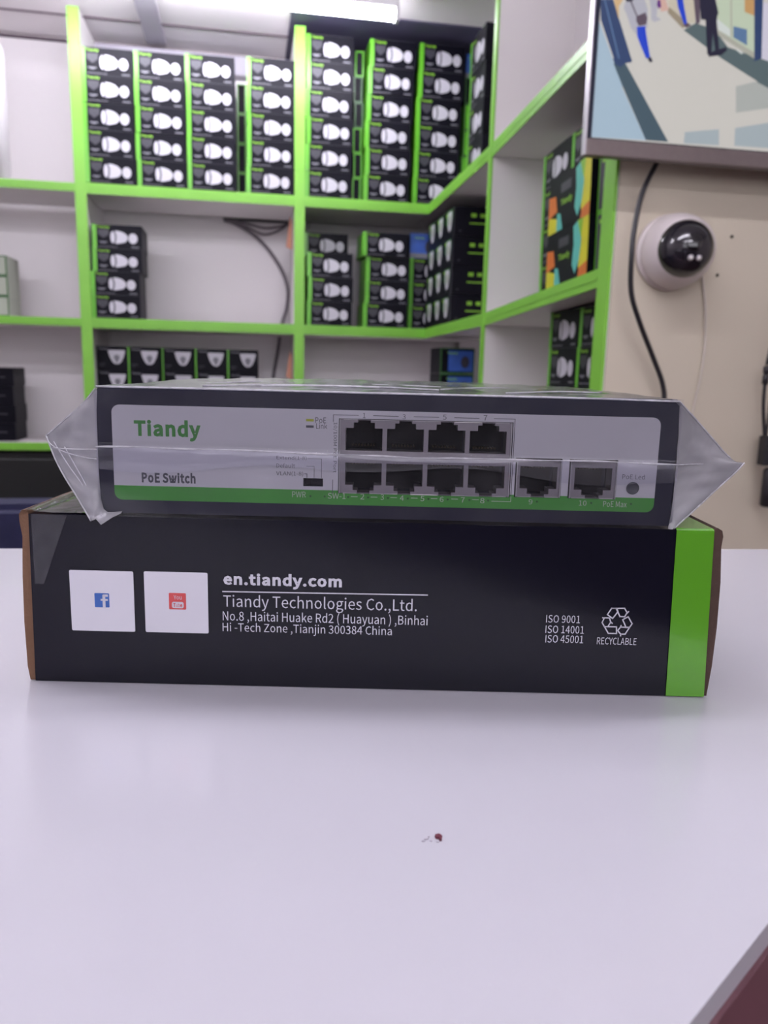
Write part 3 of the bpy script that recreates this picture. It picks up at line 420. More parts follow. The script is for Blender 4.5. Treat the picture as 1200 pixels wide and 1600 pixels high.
rboard(3.0, Y1+.012, Z2, Z2+.010); rboard(Y1-.012, Y2+.02, Z2+.010, Z2+.046)
rboard(3.0, Y1+.012, Z3, Z3); rboard(Y1-.012, Y2+.02, Z3, Z3)
o = MB().box(XF+.004, .918, Y1-.011, Y1+.011, .002, 2.25, 'laminate').build('upright', rt)
MB().box(XF-.002, XF+.0038, Y1-.013, Y1+.013, .002, 2.25, 'green_edge').build('edge_strip', o)
o = MB().box(XF+.004, .6895, 1.432, 1.478, .002, 2.25, 'laminate').build('upright', rt)
g = MB().box(XF-.002, XF+.0038, 1.430, 1.478, .002, 2.25, 'green_edge'); g.build('edge_strip', o)
MB().box(.906, .924, 1.465, 3.30, .002, ZT-.02, 'back_panel').build('back_panel', rt)
# ------------------------------------------------------------------ camera cartons
BWID, BHGT, BDEP = .170, .0876, .165
def lid_lines(mb, W_, D_, H_, m='print_grey'): mb.rect(.002, W_-.002, H_-.0012, H_-.0004, -.0004, m)
def bullet_mesh():
    W_, D_, H_ = BWID, BDEP, BHGT; b = MB(); g = .0145
    b.box(0, W_, 0, D_, 0, H_-.0006, 'carton_dark'); y = -.0006
    b.box(-.0004, g, -.0004, D_+.0003, -.0001, H_-.0004, 'carton_green')
    b.rect(g, W_, H_-.0014, H_-.0004, y, 'print_grey')
    f = lambda u: g+(W_-g)*u; v = lambda t: H_*(1-t)
    b.poly([(f(.03), v(.22)), (f(.27), v(.22)), (f(.27), v(.42)), (f(.15), v(.58)), (f(.03), v(.42))], y, 'print_grey')
    put_text(b, 'Tiandy', f(.155), v(.12), (W_-g)*.27, H_*.12, y-.0003, 'print_lime', .03)
    b.rect(f(.05), f(.23), v(.76), v(.72), y, 'print_midgrey'); b.rect(f(.09), f(.19), v(.80), v(.77), y, 'print_midgrey')
    b.rect(f(.03), f(.45), v(.945), v(.925), y, 'print_midgrey'); b.rect(f(.76), f(.93), v(.94), v(.90), y, 'print_midgrey')
    cz = v(.53)
    b.ell(f(.372), cz, .0100, .0250, y-.0003, 'print_grey'); b.ell(f(.353), cz, .0078, .0215, y-.0005, 'print_white')
    b.poly([(f(.405), cz+.0245), (f(.50), cz+.0235), (f(.60), cz+.0185), (f(.675), cz+.008), (f(.685), cz), (f(.675), cz-.009), (f(.62), cz-.0175), (f(.50), cz-.0225), (f(.405), cz-.0235), (f(.385), cz)], y, 'print_white')
    b.ell(f(.800), cz-.002, .0155, .0190, y-.0002, 'print_white'); b.ell(f(.785), cz-.002, .0035, .005, y-.0004, 'print_ivory', 12)
    return b
def dome_mesh():
    W_, D_, H_ = .1175, .115, .0865; b = MB(); g = .006
    b.box(0, W_, 0, D_, 0, H_-.0006, 'carton_dark'); y = -.0006
    b.box(-.0004, g, -.0004, D_+.0003, -.0001, H_-.0004, 'carton_green')
    put_text(b, 'Tiandy', .030, H_-.011, .034, .0085, y, 'print_midgrey', .03)
    cx, cz = .078, .050
    b.poly([(cx-.029, cz+.022), (cx+.029, cz+.022), (cx+.030, cz+.016), (cx+.025, cz-.002), (cx+.016, cz-.020), (cx+.007, cz-.028), (cx-.007, cz-.028), (cx-.016, cz-.020), (cx-.025, cz-.002), (cx-.030, cz+.016)], y, 'print_white')
    b.ell(cx, cz-.005, .011, .011, y-.0003, 'print_midgrey'); b.ell(cx, cz-.018, .004, .004, y-.0005, 'print_grey', 10)
    b.rect(.012, .036, .020, .023, y, 'print_grey'); b.rect(.012, .030, .013, .015, y, 'print_grey')
    return b
def turret_mesh():
    """local front (-Y) is the narrow printed end, local +X side carries the green icons"""
    W_, D_, H_ = .125, .170, .0955; b = MB(); b.box(0, W_, 0, D_, 0, H_-.0006, 'carton_dark'); y = -.0006
    b.poly([(.02, .09), (.10, .09), (.11, .06), (.06, .03), (.02, .05)], y+.0002, 'carton_greendark')
    b.poly([(.045, .084), (.097, .084), (.097, .05), (.085, .022), (.058, .020), (.045, .045)], y, 'print_white')
    b.ell(.071, .055, .016, .018, y-.0003, 'print_pale', 14)
    b.rect(.02, .04, .074, .084, y, 'print_lime')
    b.box(W_, W_+.0005, .060, .078, .062, .074, 'print_lime'); b.box(W_, W_+.0005, .092, .110, .062, .074, 'print_lime')
    b.box(W_, W_+.0005, .055, .118, .040, .044, 'print_lime'); b.box(W_, W_+.0005, .0, .002, .0, .095, 'print_grey')
    b.box(W_, W_+.0005, .020, .026, .014, .019, 'print_grey')
    return b
def pattern_mesh():
    W_, D_, H_ = .200, .060, .150; b = MB(); b.box(0, W_, 0, D_, 0, H_-.0006, 'carton_dark'); y = -.0006
    b.poly([(.0, .05), (.045, .035), (.045, .0), (.0, .0)], y, 'print_yellow'); b.poly([(.0, .105), (.035, .10), (.045, .055), (.0, .045)], y-.0002, 'print_orange')
    b.poly([(.045, .0), (.045, .05), (.062, .045), (.075, .0)], y-.0003, 'print_teal')
    b.poly([(.13, .14), (.15, .15), (.165, .15), (.17, .10), (.165, .05), (.145, .012), (.13, .04), (.135, .09)], y, 'print_teal')
    b.poly([(.165, .15), (.20, .15), (.20, .0), (.172, .0), (.16, .03), (.17, .09)], y-.0002, 'print_yellow')
    b.poly([(.165, .025), (.20, .035), (.20, .0), (.16, .0)], y-.0004, 'print_orange')
    b.poly([(.15, .15), (.175, .15), (.168, .10)], y-.0005, 'print_lime')
    put_text(b, 'Tiandy', .090, .072, .055, .022, y-.0003, 'print_lime', .04); b.rect(.06, .11, .10, .125, y, 'print_grey')
    return b
def plain_mesh(W_, D_, H_, edge='carton_greendark', face='carton_dark', logo=None):
    b = MB(); b.box(0, W_, 0, D_, 0, H_-.0006, face); e = .005; y = -.0005
    if edge:
        b.rect(0, W_, 0, e, y, edge); b.rect(0, W_, H_-e, H_-.0006, y, edge); b.rect(0, e, 0, H_-.001, y-.0002, edge); b.rect(W_-e, W_, 0, H_-.001, y-.0002, edge)
    if logo == 'blue':
        b.rect(.03, W_-.006, .008, H_-.010, y-.0004, 'print_blue'); b.ell(W_-.036, H_*.45, .016, .022, y-.0008, 'print_grey'); put_text(b, 'Tiandy', .045, H_-.02, .04, .01, y-.0008, 'print_lime', .03)
    if logo == 'allblue':
        b.rect(0, W_, 0, H_-.001, y-.0004, 'print_blue'); b.rect(0, W_, .001, .018, y-.0006, 'print_midgrey'); b.ell(W_*.72, H_*.45, .016, .024, y-.0008, 'print_grey'); put_text(b, 'Tiandy', W_*.35, H_-.018, .04, .01, y-.0008, 'print_lime', .03)
    if logo == 'pale':
        b.rect(.0055, W_, .0055, H_-.006, y-.0003, 'print_grey'); b.ell(W_*.72, H_*.42, .010, .030, y-.0006, 'print_white'); b.rect(W_*.3, W_*.9, H_*.80, H_*.87, y-.0006, 'print_lime')
    if logo == 'lines':
        b.rect(W_*.2, W_*.8, H_*.45, H_*.52, y-.0003, 'print_grey')
    return b
PROTO = {}
def carton(kind, loc, rz, sz, label, group, sx=1.):
    names = {'bullet': 'bullet_camera_box', 'dome': 'dome_camera_box', 'turret': 'turret_camera_box', 'pattern': 'retail_box'}
    if kind not in PROTO:
        o = {'bullet': bullet_mesh, 'dome': dome_mesh, 'turret': turret_mesh, 'pattern': pattern_mesh}[kind]().build(names[kind]); PROTO[kind] = o
    else:
        o = PROTO[kind].copy(); COL.objects.link(o)
    o.location = loc; o.rotation_euler = (0, 0, rz); o.scale = (sx, 1, sz)
    return tag(o, label, 'box', group)
ROWS = ['bottom row', 'second row up', 'third row up', 'fourth row up', 'fifth row up', 'top row']
def rown(i, n): return 'top row' if i == n-1 else ROWS[i]
def stack(kind, x, y, zb, n, pitch, where, group, h0, rz=0, jit=.0025, dx=None, dy=None, seed=0, tilt=0.):
    R = random.Random(seed*31+7)
    for i in range(n):
        ox = (dx or {}).get(i, 0)+R.uniform(-jit, jit); oy = (dy or {}).get(i, 0)+R.uniform(0, 2*jit)
        nm = {'bullet': 'bullet camera box', 'dome': 'dome camera box', 'turret': 'turret camera box'}[kind]
        c, s_ = math.cos(rz), math.sin(rz)
        o = carton(kind, (x+ox*c-oy*s_, y+ox*s_+oy*c+i*pitch*math.sin(tilt), zb+i*pitch*math.cos(tilt)+.0003), rz+R.uniform(-.004, .004), (pitch-.0002)/h0, '%s, %s, %s' % (nm, rown(i, n), where), group)
        if tilt: o.rotation_euler = (0, -tilt, rz)
TOP = Z1+BT+.0004; MID = Z2+BT+.0004; LOW = Z3+BT+.0004
G1 = 'bullet camera boxes on the top back shelf'
for k, (x, n, p, nm) in enumerate([(-.5485, 5, .0876, 'first stack right of the left green upright, top shelf'), (-.375, 5, .0880, 'second stack from the left green upright, top shelf'), (-.2025, 5, .0890, 'third stack from the left green upright, top shelf'),
                               (.0065, 5, .0905, 'stack just left of the middle green upright, top shelf')]):
    stack('bullet', x, 2.998, TOP, n, p, nm, G1, BHGT, seed=k)
stack('bullet', .218, 2.998, TOP, 6, .0912, 'stack just right of the middle upright, top shelf', G1, BHGT, seed=5)
stack('bullet', .436, 2.998, TOP, 6, .0918, 'second stack right of the middle upright, top shelf', G1, BHGT, seed=6, dx={0: -.002, 3: .004, 4: .008, 5: .012})
stack('bullet', .6225, 2.998, TOP, 6, .0922, 'third stack right of the middle upright, top shelf', G1, BHGT, seed=7, dx={3: .003, 4: .006, 5: .010})
# end-on cartons seen in the gaps
def plain(name, loc, rz, dims, label, group, edge='carton_greendark', face='carton_dark', logo=None, cache={}):
    key = (dims, edge, face, logo)
    if key not in cache: cache[key] = plain_mesh(*dims, edge=edge, face=face, logo=logo).build(name); o = cache[key]
    else: o = cache[key].copy(); COL.objects.link(o); o.name = name
    o.location = loc; o.rotation_euler = (0, 0, rz); return tag(o, label, 'box', group)
for i in range(4): plain('camera_box', (-.028, 3.18, TOP+i*.105+.0003), 0, (.033, .12, .1046), 'narrow green ended box, %s, in the gap after the third top shelf stack' % rown(i, 4), 'green ended boxes in the top shelf gap', edge='carton_green')
for i in range(6): plain('camera_box', (.398+.004*(i % 2), 3.06, TOP+i*.088+.0003), 0, (.032, .20, .0877), 'green ended box, %s, in the gap right of the middle upright stack' % rown(i, 6), 'green ended boxes in the gap right of the middle upright', edge='carton_green' if i in (0, 1, 2, 5) else 'carton_greendark')
for i in range(5): plain('camera_box', (.806+.006*(i > 1), 3.02, TOP+i*.0915+.0003), 0, (.085, .20, .0912), 'green sided box, %s, in the back corner of the top shelf' % rown(i, 5), 'green sided boxes in the top shelf corner', face='carton_green' if i < 4 else 'carton_dark', edge='carton_greendark')
plain('camera_box', (.815, 3.03, TOP+5*.0915+.0005), 0, (.080, .10, .0850), 'blue camera box on top of the boxes in the top shelf corner', None, edge=None, logo='allblue')
# middle back shelf, left bay
G2 = 'bullet camera boxes on the middle back shelf'
stack('bullet', -.548, 2.998, MID, 4, .0812, 'lone stack in the left bay, middle shelf', G2, BHGT, seed=9, dx={2: .008, 3: .010}, jit=.001, dy={2: .012, 3: .012})
# middle back shelf, right bay
stack('bullet', .226, 2.998, MID, 4, .0880, 'left stack of the right bay, middle shelf', G2, BHGT, seed=10, dy={3: .11}, dx={1: .004, 3: -.004}, jit=.001)
stack('bullet', .440, 3.002, MID, 4, .0876, 'centre stack of the right bay, middle shelf', G2, BHGT, seed=11, dx={1: .010, 2: .010, 3: -.002}, dy={1: .018, 2: .018, 3: .01}, jit=.001)
stack('bullet', .627, 3.052, MID, 3, .0895, 'stack in the back corner of the middle shelf', G2, BHGT, seed=12, jit=.001)
plain('camera_box', (.627, 3.056, MID+3*.0895+.0005), 0, (.105, .12, .0930), 'bright blue camera box on the corner stack of the middle shelf', None, edge=None, logo='allblue')
# turret boxes in the corner, side face to the camera
for j in range(3):
    for i in range(4):
        carton('turret', (.690+.001*i, 2.652+.126*(j+1)+.0003*j, MID+.004+i*.0962), -math.pi/2, .999, 'turret camera box, %s, %s column of the corner group, middle shelf' % (rown(i, 4), ('nearest', 'middle', 'farthest')[j]), 'turret camera boxes in the corner of the middle shelf')
# top shelf beside the divider
stack('bullet', .722, 2.640, TOP+.006, 4, .104, 'stack facing sideways behind the white divider, top shelf', 'bullet boxes facing sideways on the top shelf', BHGT, rz=-math.pi/2, seed=14)
# second bay of the right-hand shelving
TILT = math.atan(.036/(Y1-Y2+.008))         # the long boards of this bay climb a little towards the front
def zt(y, z0): return z0 + .010 + .036*(Y1-y-.012)/(Y1-Y2-.032) + BT + .0012
G3 = 'bullet boxes in the bay behind the television'
for k, (yy, nm) in enumerate([(1.978, 'farthest column'), (1.803, 'middle column'), (1.628, 'nearest column')]):
    stack('bullet', .752, yy, zt(yy, Z2), 4, .090, nm+' of the bay below the television', G3, BHGT, rz=-math.pi/2, seed=20+k, jit=.0005, tilt=TILT)
for i in range(2):
    o = carton('pattern', (.688, 1.765+i*.118*math.sin(TILT), zt(1.765, Z2)+i*.118*math.cos(TILT)), -math.pi/2, 1, ('lower' if i == 0 else 'upper')+' black retail box with teal, yellow and orange angular pattern', 'patterned retail boxes')
    o.scale = (1.10, .95, .785); o.rotation_euler = (0, -TILT, -math.pi/2)
G4 = 'bullet boxes on the low shelf of the right shelving'
for k, (yy, nm) in enumerate([(1.885, 'farther column'), (1.711, 'nearer column')]):
    stack('bullet', .752, yy, LOW, 5, .0880, nm+' low on the right shelving', G4, BHGT, rz=-math.pi/2, seed=30+k, jit=.001)
# dome camera boxes under the middle shelf
for k, x in enumerate([-.556, -.438, -.318, -.195, -.074]):
    stack('dome', x, 3.06+(.03 if k > 1 else 0), LOW, 4, .0880, ('leftmost', 'second', 'centre', 'fourth', 'rightmost')[k]+' column of the low shelf behind the switch', 'dome camera boxes on the low shelf', .0865, seed=40+k, jit=.0005)
for i in range(4): plain('camera_box', (.700, 2.80, LOW+i*.0938), 0, (.130, .16, .0935), 'dark camera box with blue picture, %s, in the low corner stack' % rown(i, 4), 'boxes with a blue picture in the low corner', logo='blue')
for i in range(3): plain('white_box', (-.975, 3.05, Z2+.0145+i*.0705), 0, (.135, .15, .0702), 'white box with green edges, %s, at the left frame edge' % rown(i, 3), 'white green edged boxes at the left', face='print_pale', edge='carton_greendark')
for i in range(4): plain('black_box', (-.985+.004*(i % 2), 3.05, Z3+.0145+i*.0670), 0, (.140, .15, .0667), 'plain dark box, %s, low at the left frame edge' % rown(i, 4), 'dark boxes low at the left', edge=None, logo='lines')
for i in range(3): 
    o = plain('camera_box', (.700, 1.536+i*.1162*math.sin(TILT), zt(1.536, Z2)+i*.1162*math.cos(TILT)), -math.pi/2, (.050, .15, .1160), 'narrow black camera box, %s, beside the end upright below the television' % rown(i, 3), 'narrow boxes beside the end upright', edge='carton_green', logo='pale'); o.rotation_euler = (0, -TILT, -math.pi/2)
# ------------------------------------------------------------------ things on and around the shelving
pr = [(.0, 0), (.040, 0), (.040, .40), (.037, .425), (.028, .443), (.012, .450), (0, .451)]
tag(MB().lathe([(max(r, .0005), h) for r, h in pr], 'white_plastic', 32).build('white_cylinder', loc=(-.845, 3.04, Z1+.0145)), 'white rounded cylinder standing on the top shelf at the far left edge', 'cylinder')
cbl = [(-.085, 3.328, 1.634), (-.04, 3.325, 1.622), (.03, 3.322, 1.585), (.09, 3.322, 1.53), (.145, 3.322, 1.45), (.170, 3.322, 1.375), (.165, 3.322, 1.30), (.146, 3.322, 1.235), (.13, 3.322, 1.13), (.112, 3.322, 1.03), (.105, 3.322, .95)]
tag(MB().tube(smooth_path(cbl), .0068, 'grey_conduit').build('conduit'), 'grey flexible conduit curving down behind the middle shelf', 'cable')
for k, (sag, sh) in enumerate([(.020, 'upper'), (.045, 'lower')]):
    p = [(-.080, 3.318, 1.636), (.0, 3.318, 1.636-sag*.5), (.07, 3.318, 1.632-sag), (.13, 3.318, 1.630-sag*.6), (.172, 3.318, 1.633)]
    tag(MB().tube(smooth_path(p), .0045, 'grey_conduit', 8).build('cable'), 'dark cable sagging under the shelf beside the conduit, %s of two' % sh, 'cable', 'cables sagging under the top shelf')
tag(MB().box(-.088, .172, 3.312, 3.336, 1.6360, 1.6415, 'black_rubber').build('cable'), 'dark cable run under the top shelf, left of the middle upright', 'cable')
for k, (z0, z1) in enumerate([(1.51, 1.635), (1.01, 1.125)]):
    tag(MB().prism([(.155, z0+.01), (.1775, z0), (.1775, z1-.02), (.170, z1)], 3.16, 3.163, 'orange_paper').build('paper_slip'), 'salmon paper slip beside the middle upright, %s shelf bay' % ('middle' if k == 0 else 'lowest'), 'paper', 'salmon paper slips')
# ceiling tube: visible one, plus unseen twins added to light the room
def tube_light(x0, x1, y, z, label, proto=[]):
    if proto:
        r = proto[0].copy(); COL.objects.link(r)
        for ch in proto[0].children: c = ch.copy(); COL.objects.link(c); c.parent = r
    else:
        r = thing('tube_light', label, 'lamp', (0, 0, 0)); L = x1-x0
        MB().box(0, L, -.018, .018, .018, .058, 'batten').build('batten', r, bevel=.003)
        MB().tube([(.012, 0, 0), (L-.012, 0, 0)], .0165, 'tube_glow', 20).build('tube', r)
        for x in (0, L-.014): MB().box(x, x+.014, -.018, .018, -.018, .020, 'batten').build('end_cap', r, bevel=.003)
        proto.append(r)
    r.location = (x0, y, z); return tag(r, label, 'lamp', 'ceiling tube lights')
TLZ = ZT-.0585
tube_light(-.705, .495, 2.70, 2.186, 'glowing ceiling tube light above the shelves at the top of the photo')
tube_light(-.55, .65, .50, TLZ, 'unseen ceiling tube added as fill light nearer the camera, above the counter')
tube_light(-.55, .65, -.90, TLZ, 'unseen ceiling tube added as fill light behind the camera')
tube_light(-1.88, -.68, 1.00, TLZ, 'unseen ceiling tube added as fill light over the floor left of the counter')
for o in [o for o in COL.objects if o.name.startswith('tube_light')][:1]:
    for x in (.15, 1.02): MB().tube([(x, 0, .056), (x, 0, ZT-2.186)], .003, 'batten', 8).build('hanger', o)
# ------------------------------------------------------------------ television
TX0, TX1, TY, TZ0, TZ1 = .586, 1.66, 1.355, 1.4645, 2.06
tv = thing('television', 'flat television showing a shopping arcade camera picture, hung above the dome camera', 'television', (TX0, TY, TZ0-.030))
def TL(x, z): return x-TX0, z-(TZ0-.030)
Wd = TX1-TX0; Ht = TZ1-TZ0+.045
b = MB(); b.box(.002, Wd-.002, .006, .016, 0.002, Ht, 'tv_frame'); b.box(.03, Wd-.03, .016, .030, .02, Ht-.03, 'tv_frame'); b.box(.10, Wd-.10, .030, .052, .06, Ht-.12, 'tv_black'); b.build('housing', tv, bevel=.002)
MB().box(-.001, Wd+.001, -.006, .012, 0, .028, 'tv_frame').build('lower_bezel', tv, bevel=.002)
b = MB(); b.box(-.003, .0, -.002, .014, .002, Ht, 'tv_silver'); b.build('side_trim', tv, bevel=.001)
b = MB(); b.box(0, .0075, -.003, .006, .028, Ht, 'tv_black'); b.box(Wd-.0075, Wd, -.003, .006, .028, Ht, 'tv_black'); b.box(0, Wd, -.003, .006, Ht-.008, Ht, 'tv_black'); b.box(0.006, Wd, -.0025, .006, .028, .0300, 'tv_black'); b.build('screen_border', tv)
def scr(name, col, s=.36): 
    mat('scr_'+name, tuple(c*.15 for c in col), .35, emit=(col, s), var=.02)
SC_COL = dict(floor=(.58, .56, .52), wall_blue=(.36, .48, .58), band=(.05, .09, .12), curtain=(.022, .05, .14), line=(.10, .18, .33), tan=(.60, .40, .20), shade=(.68, .56, .42), lilac=(.42, .42, .48), dark=(.012, .012, .035), bag=(.10, .07, .10), blue=(.008, .05, .55), purple=(.12, .02, .20), pink=(.62, .40, .34), cream=(.55, .50, .40), mat=(.09, .13, .14), glass=(.50, .58, .44), pale=(.62, .66, .64), wood=(.52, .30, .12), sill=(.40, .40, .34), sq=(.40, .42, .40), sq2=(.36, .42, .45), skirt=(.30, .25, .18), lil2=(.60, .58, .68))
for k, c in SC_COL.items(): scr(k, c)
CM = dict(wall_blue='wall_blue', band='band', curtain='curtain', curtain_line='line', knob='curtain', tan='tan', shade='shade', person_body='lilac', person_arm='lilac', hair='dark', bag='bag', strap='bag', trousers='blue', shoe='dark', person2='lilac', purple='purple', pink='pink', wallright='cream', skirt='skirt', person3='blue', feet3='bag', doormat='mat', frontage='glass', fr2='pale', fr3='line', fr4='wood', fr5='sill', sill='sill', post='curtain', right='lil2', person4_body='dark', person4_side='bag', person4_leg='dark', person4_shoe='dark', mark='pale', sq1='sq', sq2='sq2', sq3='sq2')
SCREEN=[
  ('wall_blue',[(0.5859, 1.4655), (0.5929, 1.651), (0.6454, 1.5509), (0.644, 1.5501), (0.6967, 1.4676)]),
  ('band',[(0.6255, 1.5863), (0.6466, 1.5893), (0.7397, 1.468), (0.6967, 1.4676), (0.6454, 1.5509)]),
  ('curtain',[(0.5904, 1.6828), (0.6163, 1.6853), (0.658, 1.5954), (0.6272, 1.5902), (0.5972, 1.6514)]),
  ('curtain_line',[(0.5999, 1.6837), (0.6022, 1.684), (0.6367, 1.5936), (0.6344, 1.5934)]),
  ('knob',[(0.6231, 1.5936), (0.6594, 1.5955), (0.6584, 1.5904), (0.6467, 1.5881), (0.6384, 1.581), (0.6275, 1.5864)]),
  ('tan',[(0.6172, 1.6854), (0.6351, 1.6872), (0.628, 1.6754), (0.6297, 1.6544)]),
  ('shade',[(0.6497, 1.6886), (0.6877, 1.6923), (0.7165, 1.6726), (0.6963, 1.633), (0.6681, 1.6153), (0.6594, 1.5955), (0.6321, 1.6547)]),
  ('person_body',[(0.6385, 1.6826), (0.6496, 1.6898), (0.6731, 1.6909), (0.6803, 1.6767), (0.6831, 1.6469), (0.6703, 1.6407), (0.6676, 1.6367), (0.6585, 1.6396), (0.6465, 1.6585), (0.6364, 1.6725)]),
  ('person_arm',[(0.636, 1.6774), (0.6481, 1.6736), (0.6563, 1.6469), (0.6674, 1.6392), (0.6634, 1.6338), (0.6522, 1.644)]),
  ('hair',[(0.6365, 1.6885), (0.6525, 1.6901), (0.6515, 1.6851), (0.6414, 1.6828)]),
  ('bag',[(0.6603, 1.6623), (0.6765, 1.6701), (0.6811, 1.6618), (0.6797, 1.6516), (0.6666, 1.6479), (0.661, 1.6549)]),
  ('strap',[(0.6454, 1.6869), (0.6483, 1.6872), (0.6632, 1.6626), (0.6609, 1.6619)]),
  ('trousers',[(0.6629, 1.6463), (0.6784, 1.649), (0.6809, 1.6379), (0.6919, 1.6009), (0.6846, 1.5985), (0.674, 1.6158), (0.6651, 1.6314)]),
  ('shoe',[(0.687, 1.5987), (0.6933, 1.6018), (0.6975, 1.595), (0.6926, 1.5925)]),
  ('person2',[(0.6819, 1.6917), (0.6951, 1.693), (0.698, 1.6784), (0.6977, 1.6658), (0.7071, 1.6617), (0.6941, 1.6567), (0.6884, 1.6599), (0.6862, 1.6772)]),
  ('purple',[(0.6968, 1.6907), (0.702, 1.6925), (0.7048, 1.6815), (0.7004, 1.6781), (0.6969, 1.6832)]),
  ('pink',[(0.6964, 1.6944), (0.7112, 1.6958), (0.7204, 1.678), (0.7059, 1.6741)]),
  ('wallright',[(0.713, 1.696), (0.7662, 1.7012), (0.7704, 1.6626), (0.7568, 1.6613), (0.7199, 1.683)]),
  ('skirt',[(0.7199, 1.683), (0.7568, 1.6613), (0.7487, 1.6517), (0.7178, 1.674)]),
  ('person3',[(0.7319, 1.6979), (0.7432, 1.699), (0.7479, 1.6831), (0.7553, 1.6612), (0.7506, 1.6569), (0.7432, 1.6701), (0.7357, 1.6845)]),
  ('feet3',[(0.7482, 1.6567), (0.7568, 1.6613), (0.7638, 1.6581), (0.7547, 1.653)]),
  ('doormat',[(0.7505, 1.6493), (0.7719, 1.6627), (0.7905, 1.6593), (0.8093, 1.656), (0.837, 1.6303), (0.9207, 1.6141), (0.9291, 1.5487), (0.8995, 1.5808), (0.8268, 1.6113)]),
  ('frontage',[(0.8069, 1.7052), (0.8785, 1.7122), (0.8897, 1.6219), (0.862, 1.6299), (0.8157, 1.654)]),
  ('fr2',[(0.8104, 1.6739), (0.8384, 1.6587), (0.8397, 1.6472), (0.8154, 1.6565)]),
  ('fr3',[(0.8439, 1.6643), (0.8707, 1.6616), (0.8738, 1.6361), (0.846, 1.6465)]),
  ('fr4',[(0.8601, 1.7104), (0.8785, 1.7122), (0.8819, 1.6845), (0.8627, 1.689)]),
  ('fr5',[(0.8326, 1.7077), (0.8357, 1.708), (0.8438, 1.6463), (0.8406, 1.6473)]),
  ('sill',[(0.8156, 1.6553), (0.8892, 1.6258), (0.8904, 1.6162), (0.8165, 1.6469)]),
  ('post',[(0.8785, 1.7122), (0.8954, 1.7138), (0.9044, 1.618), (0.8909, 1.6116)]),
  ('right',[(0.8962, 1.7075), (0.9089, 1.7062), (0.9207, 1.6141), (0.9044, 1.618)]),
  ('person4_body',[(0.7737, 1.7019), (0.8038, 1.7049), (0.8126, 1.6817), (0.8107, 1.6765), (0.8108, 1.6701), (0.7804, 1.6686)]),
  ('person4_side',[(0.7632, 1.7009), (0.7752, 1.7021), (0.7794, 1.6634), (0.7721, 1.6602)]),
  ('person4_leg',[(0.7894, 1.6694), (0.8101, 1.6713), (0.8205, 1.6249), (0.82, 1.6158), (0.8154, 1.6154), (0.8055, 1.6492), (0.8062, 1.6146), (0.7984, 1.6153)]),
  ('person4_shoe',[(0.7997, 1.6179), (0.8205, 1.6249), (0.8324, 1.6298), (0.8361, 1.625), (0.8262, 1.6164), (0.802, 1.6112)]),
  ('mark',[(0.853, 1.627), (0.856, 1.628), (0.8675, 1.6231), (0.8646, 1.621)]),
  ('sq1',[(0.8599, 1.5684), (0.8981, 1.5794), (0.9264, 1.5698), (0.9305, 1.5381), (0.865, 1.5251)]),
  ('sq2',[(0.7695, 1.4861), (0.8352, 1.4956), (0.8382, 1.469), (0.7693, 1.4674)]),
  ('sq3',[(0.8664, 1.4998), (0.9335, 1.5141), (0.939, 1.4711), (0.8683, 1.4703)]),
]
b = MB(); y = -.0005
def clipx(pts): return [(min(max(x, TX0+.0075), TX1-.0075), max(z, TZ0)) for x, z in pts]
b.rect(.0075, Wd-.0075, TZ0-(TZ0-.030), Ht-.008, y, 'scr_floor')
order = ['wall_blue', 'band', 'curtain', 'curtain_line', 'knob', 'tan', 'pink', 'wallright', 'skirt', 'doormat', 'frontage', 'fr2', 'fr3', 'fr4', 'fr5', 'sill', 'post', 'right', 'sq1', 'sq2', 'sq3', 'mark', 'person2', 'purple', 'person_body', 'person_arm', 'trousers', 'shoe', 'strap', 'bag', 'hair', 'person3', 'feet3', 'person4_side', 'person4_leg', 'person4_shoe', 'person4_body']
D_ = dict(SCREEN)
for i, k in enumerate(order): b.poly([TL(*p) for p in clipx(D_[k])], y-.00004*(i+1), 'scr_'+CM[k])
# the rest of the arcade, above the photo's frame
b.poly([TL(*p) for p in [(.60, 1.684), (.72, 1.696), (.74, 2.04), (.60, 2.04)]], y-.00003, 'scr_shade')
b.poly([TL(*p) for p in [(.72, 1.697), (1.64, 1.79), (1.64, 2.045), (.74, 2.045)]], y-.00002, 'scr_glass')
b.poly([TL(*p) for p in [(.92, 1.72), (1.64, 1.60), (1.64, 1.9), (.95, 2.0)]], y-.00003, 'scr_lil2')
b.build('screen', tv)
MB().box(.30, .70, .052, .074, .20, .50, 'black_rubber').build('wall_bracket', tv)
# ------------------------------------------------------------------ dome camera on the wall
dc = thing('dome_camera', 'white dome security camera with a glossy black eyeball on the beige wall', 'security camera', (.802, 1.4296, 1.292))
ax = (0, -1, 0)
MB().lathe([(.0705, .0), (.0705, .010), (.066, .014)], 'camera_white', 56, axis=ax).build('mounting_base', dc)
pf = [(.066, .014)]+[(.0695*math.cos(t)**.85, .014+.085*math.sin(t)) for t in [i*.09 for i in range(1, 12)]]
MB().lathe(pf, 'camera_white', 56, axis=ax).build('dome_housing', dc)
BC = Vector((-.006, -.062, -.002)); la = Vector((-.12, -1, -.10)).normalized()
ball = MB().lathe([(.0525*math.cos(t), .0525*math.sin(t)) for t in [-.5+i*.12 for i in range(0, 17)]]+[(.006, .0525*.993)], 'gloss_black', 48, org=BC, axis=la).build('eyeball', dc)
fr = la.cross(Vector((0, 0, 1))).normalized(); up = fr.cross(la).normalized()
def onball(u, v, r=.0525): 
    return BC + fr*u + up*v + la*math.sqrt(max(r*r-u*u-v*v, 0))
MB().lathe([(.014, -.001), (.014, .0010), (.0125, .0018), (.001, .0022)], 'lens_glass', 28, org=onball(.004, .010), axis=(onball(.004, .010)-BC)).build('lens', ball)
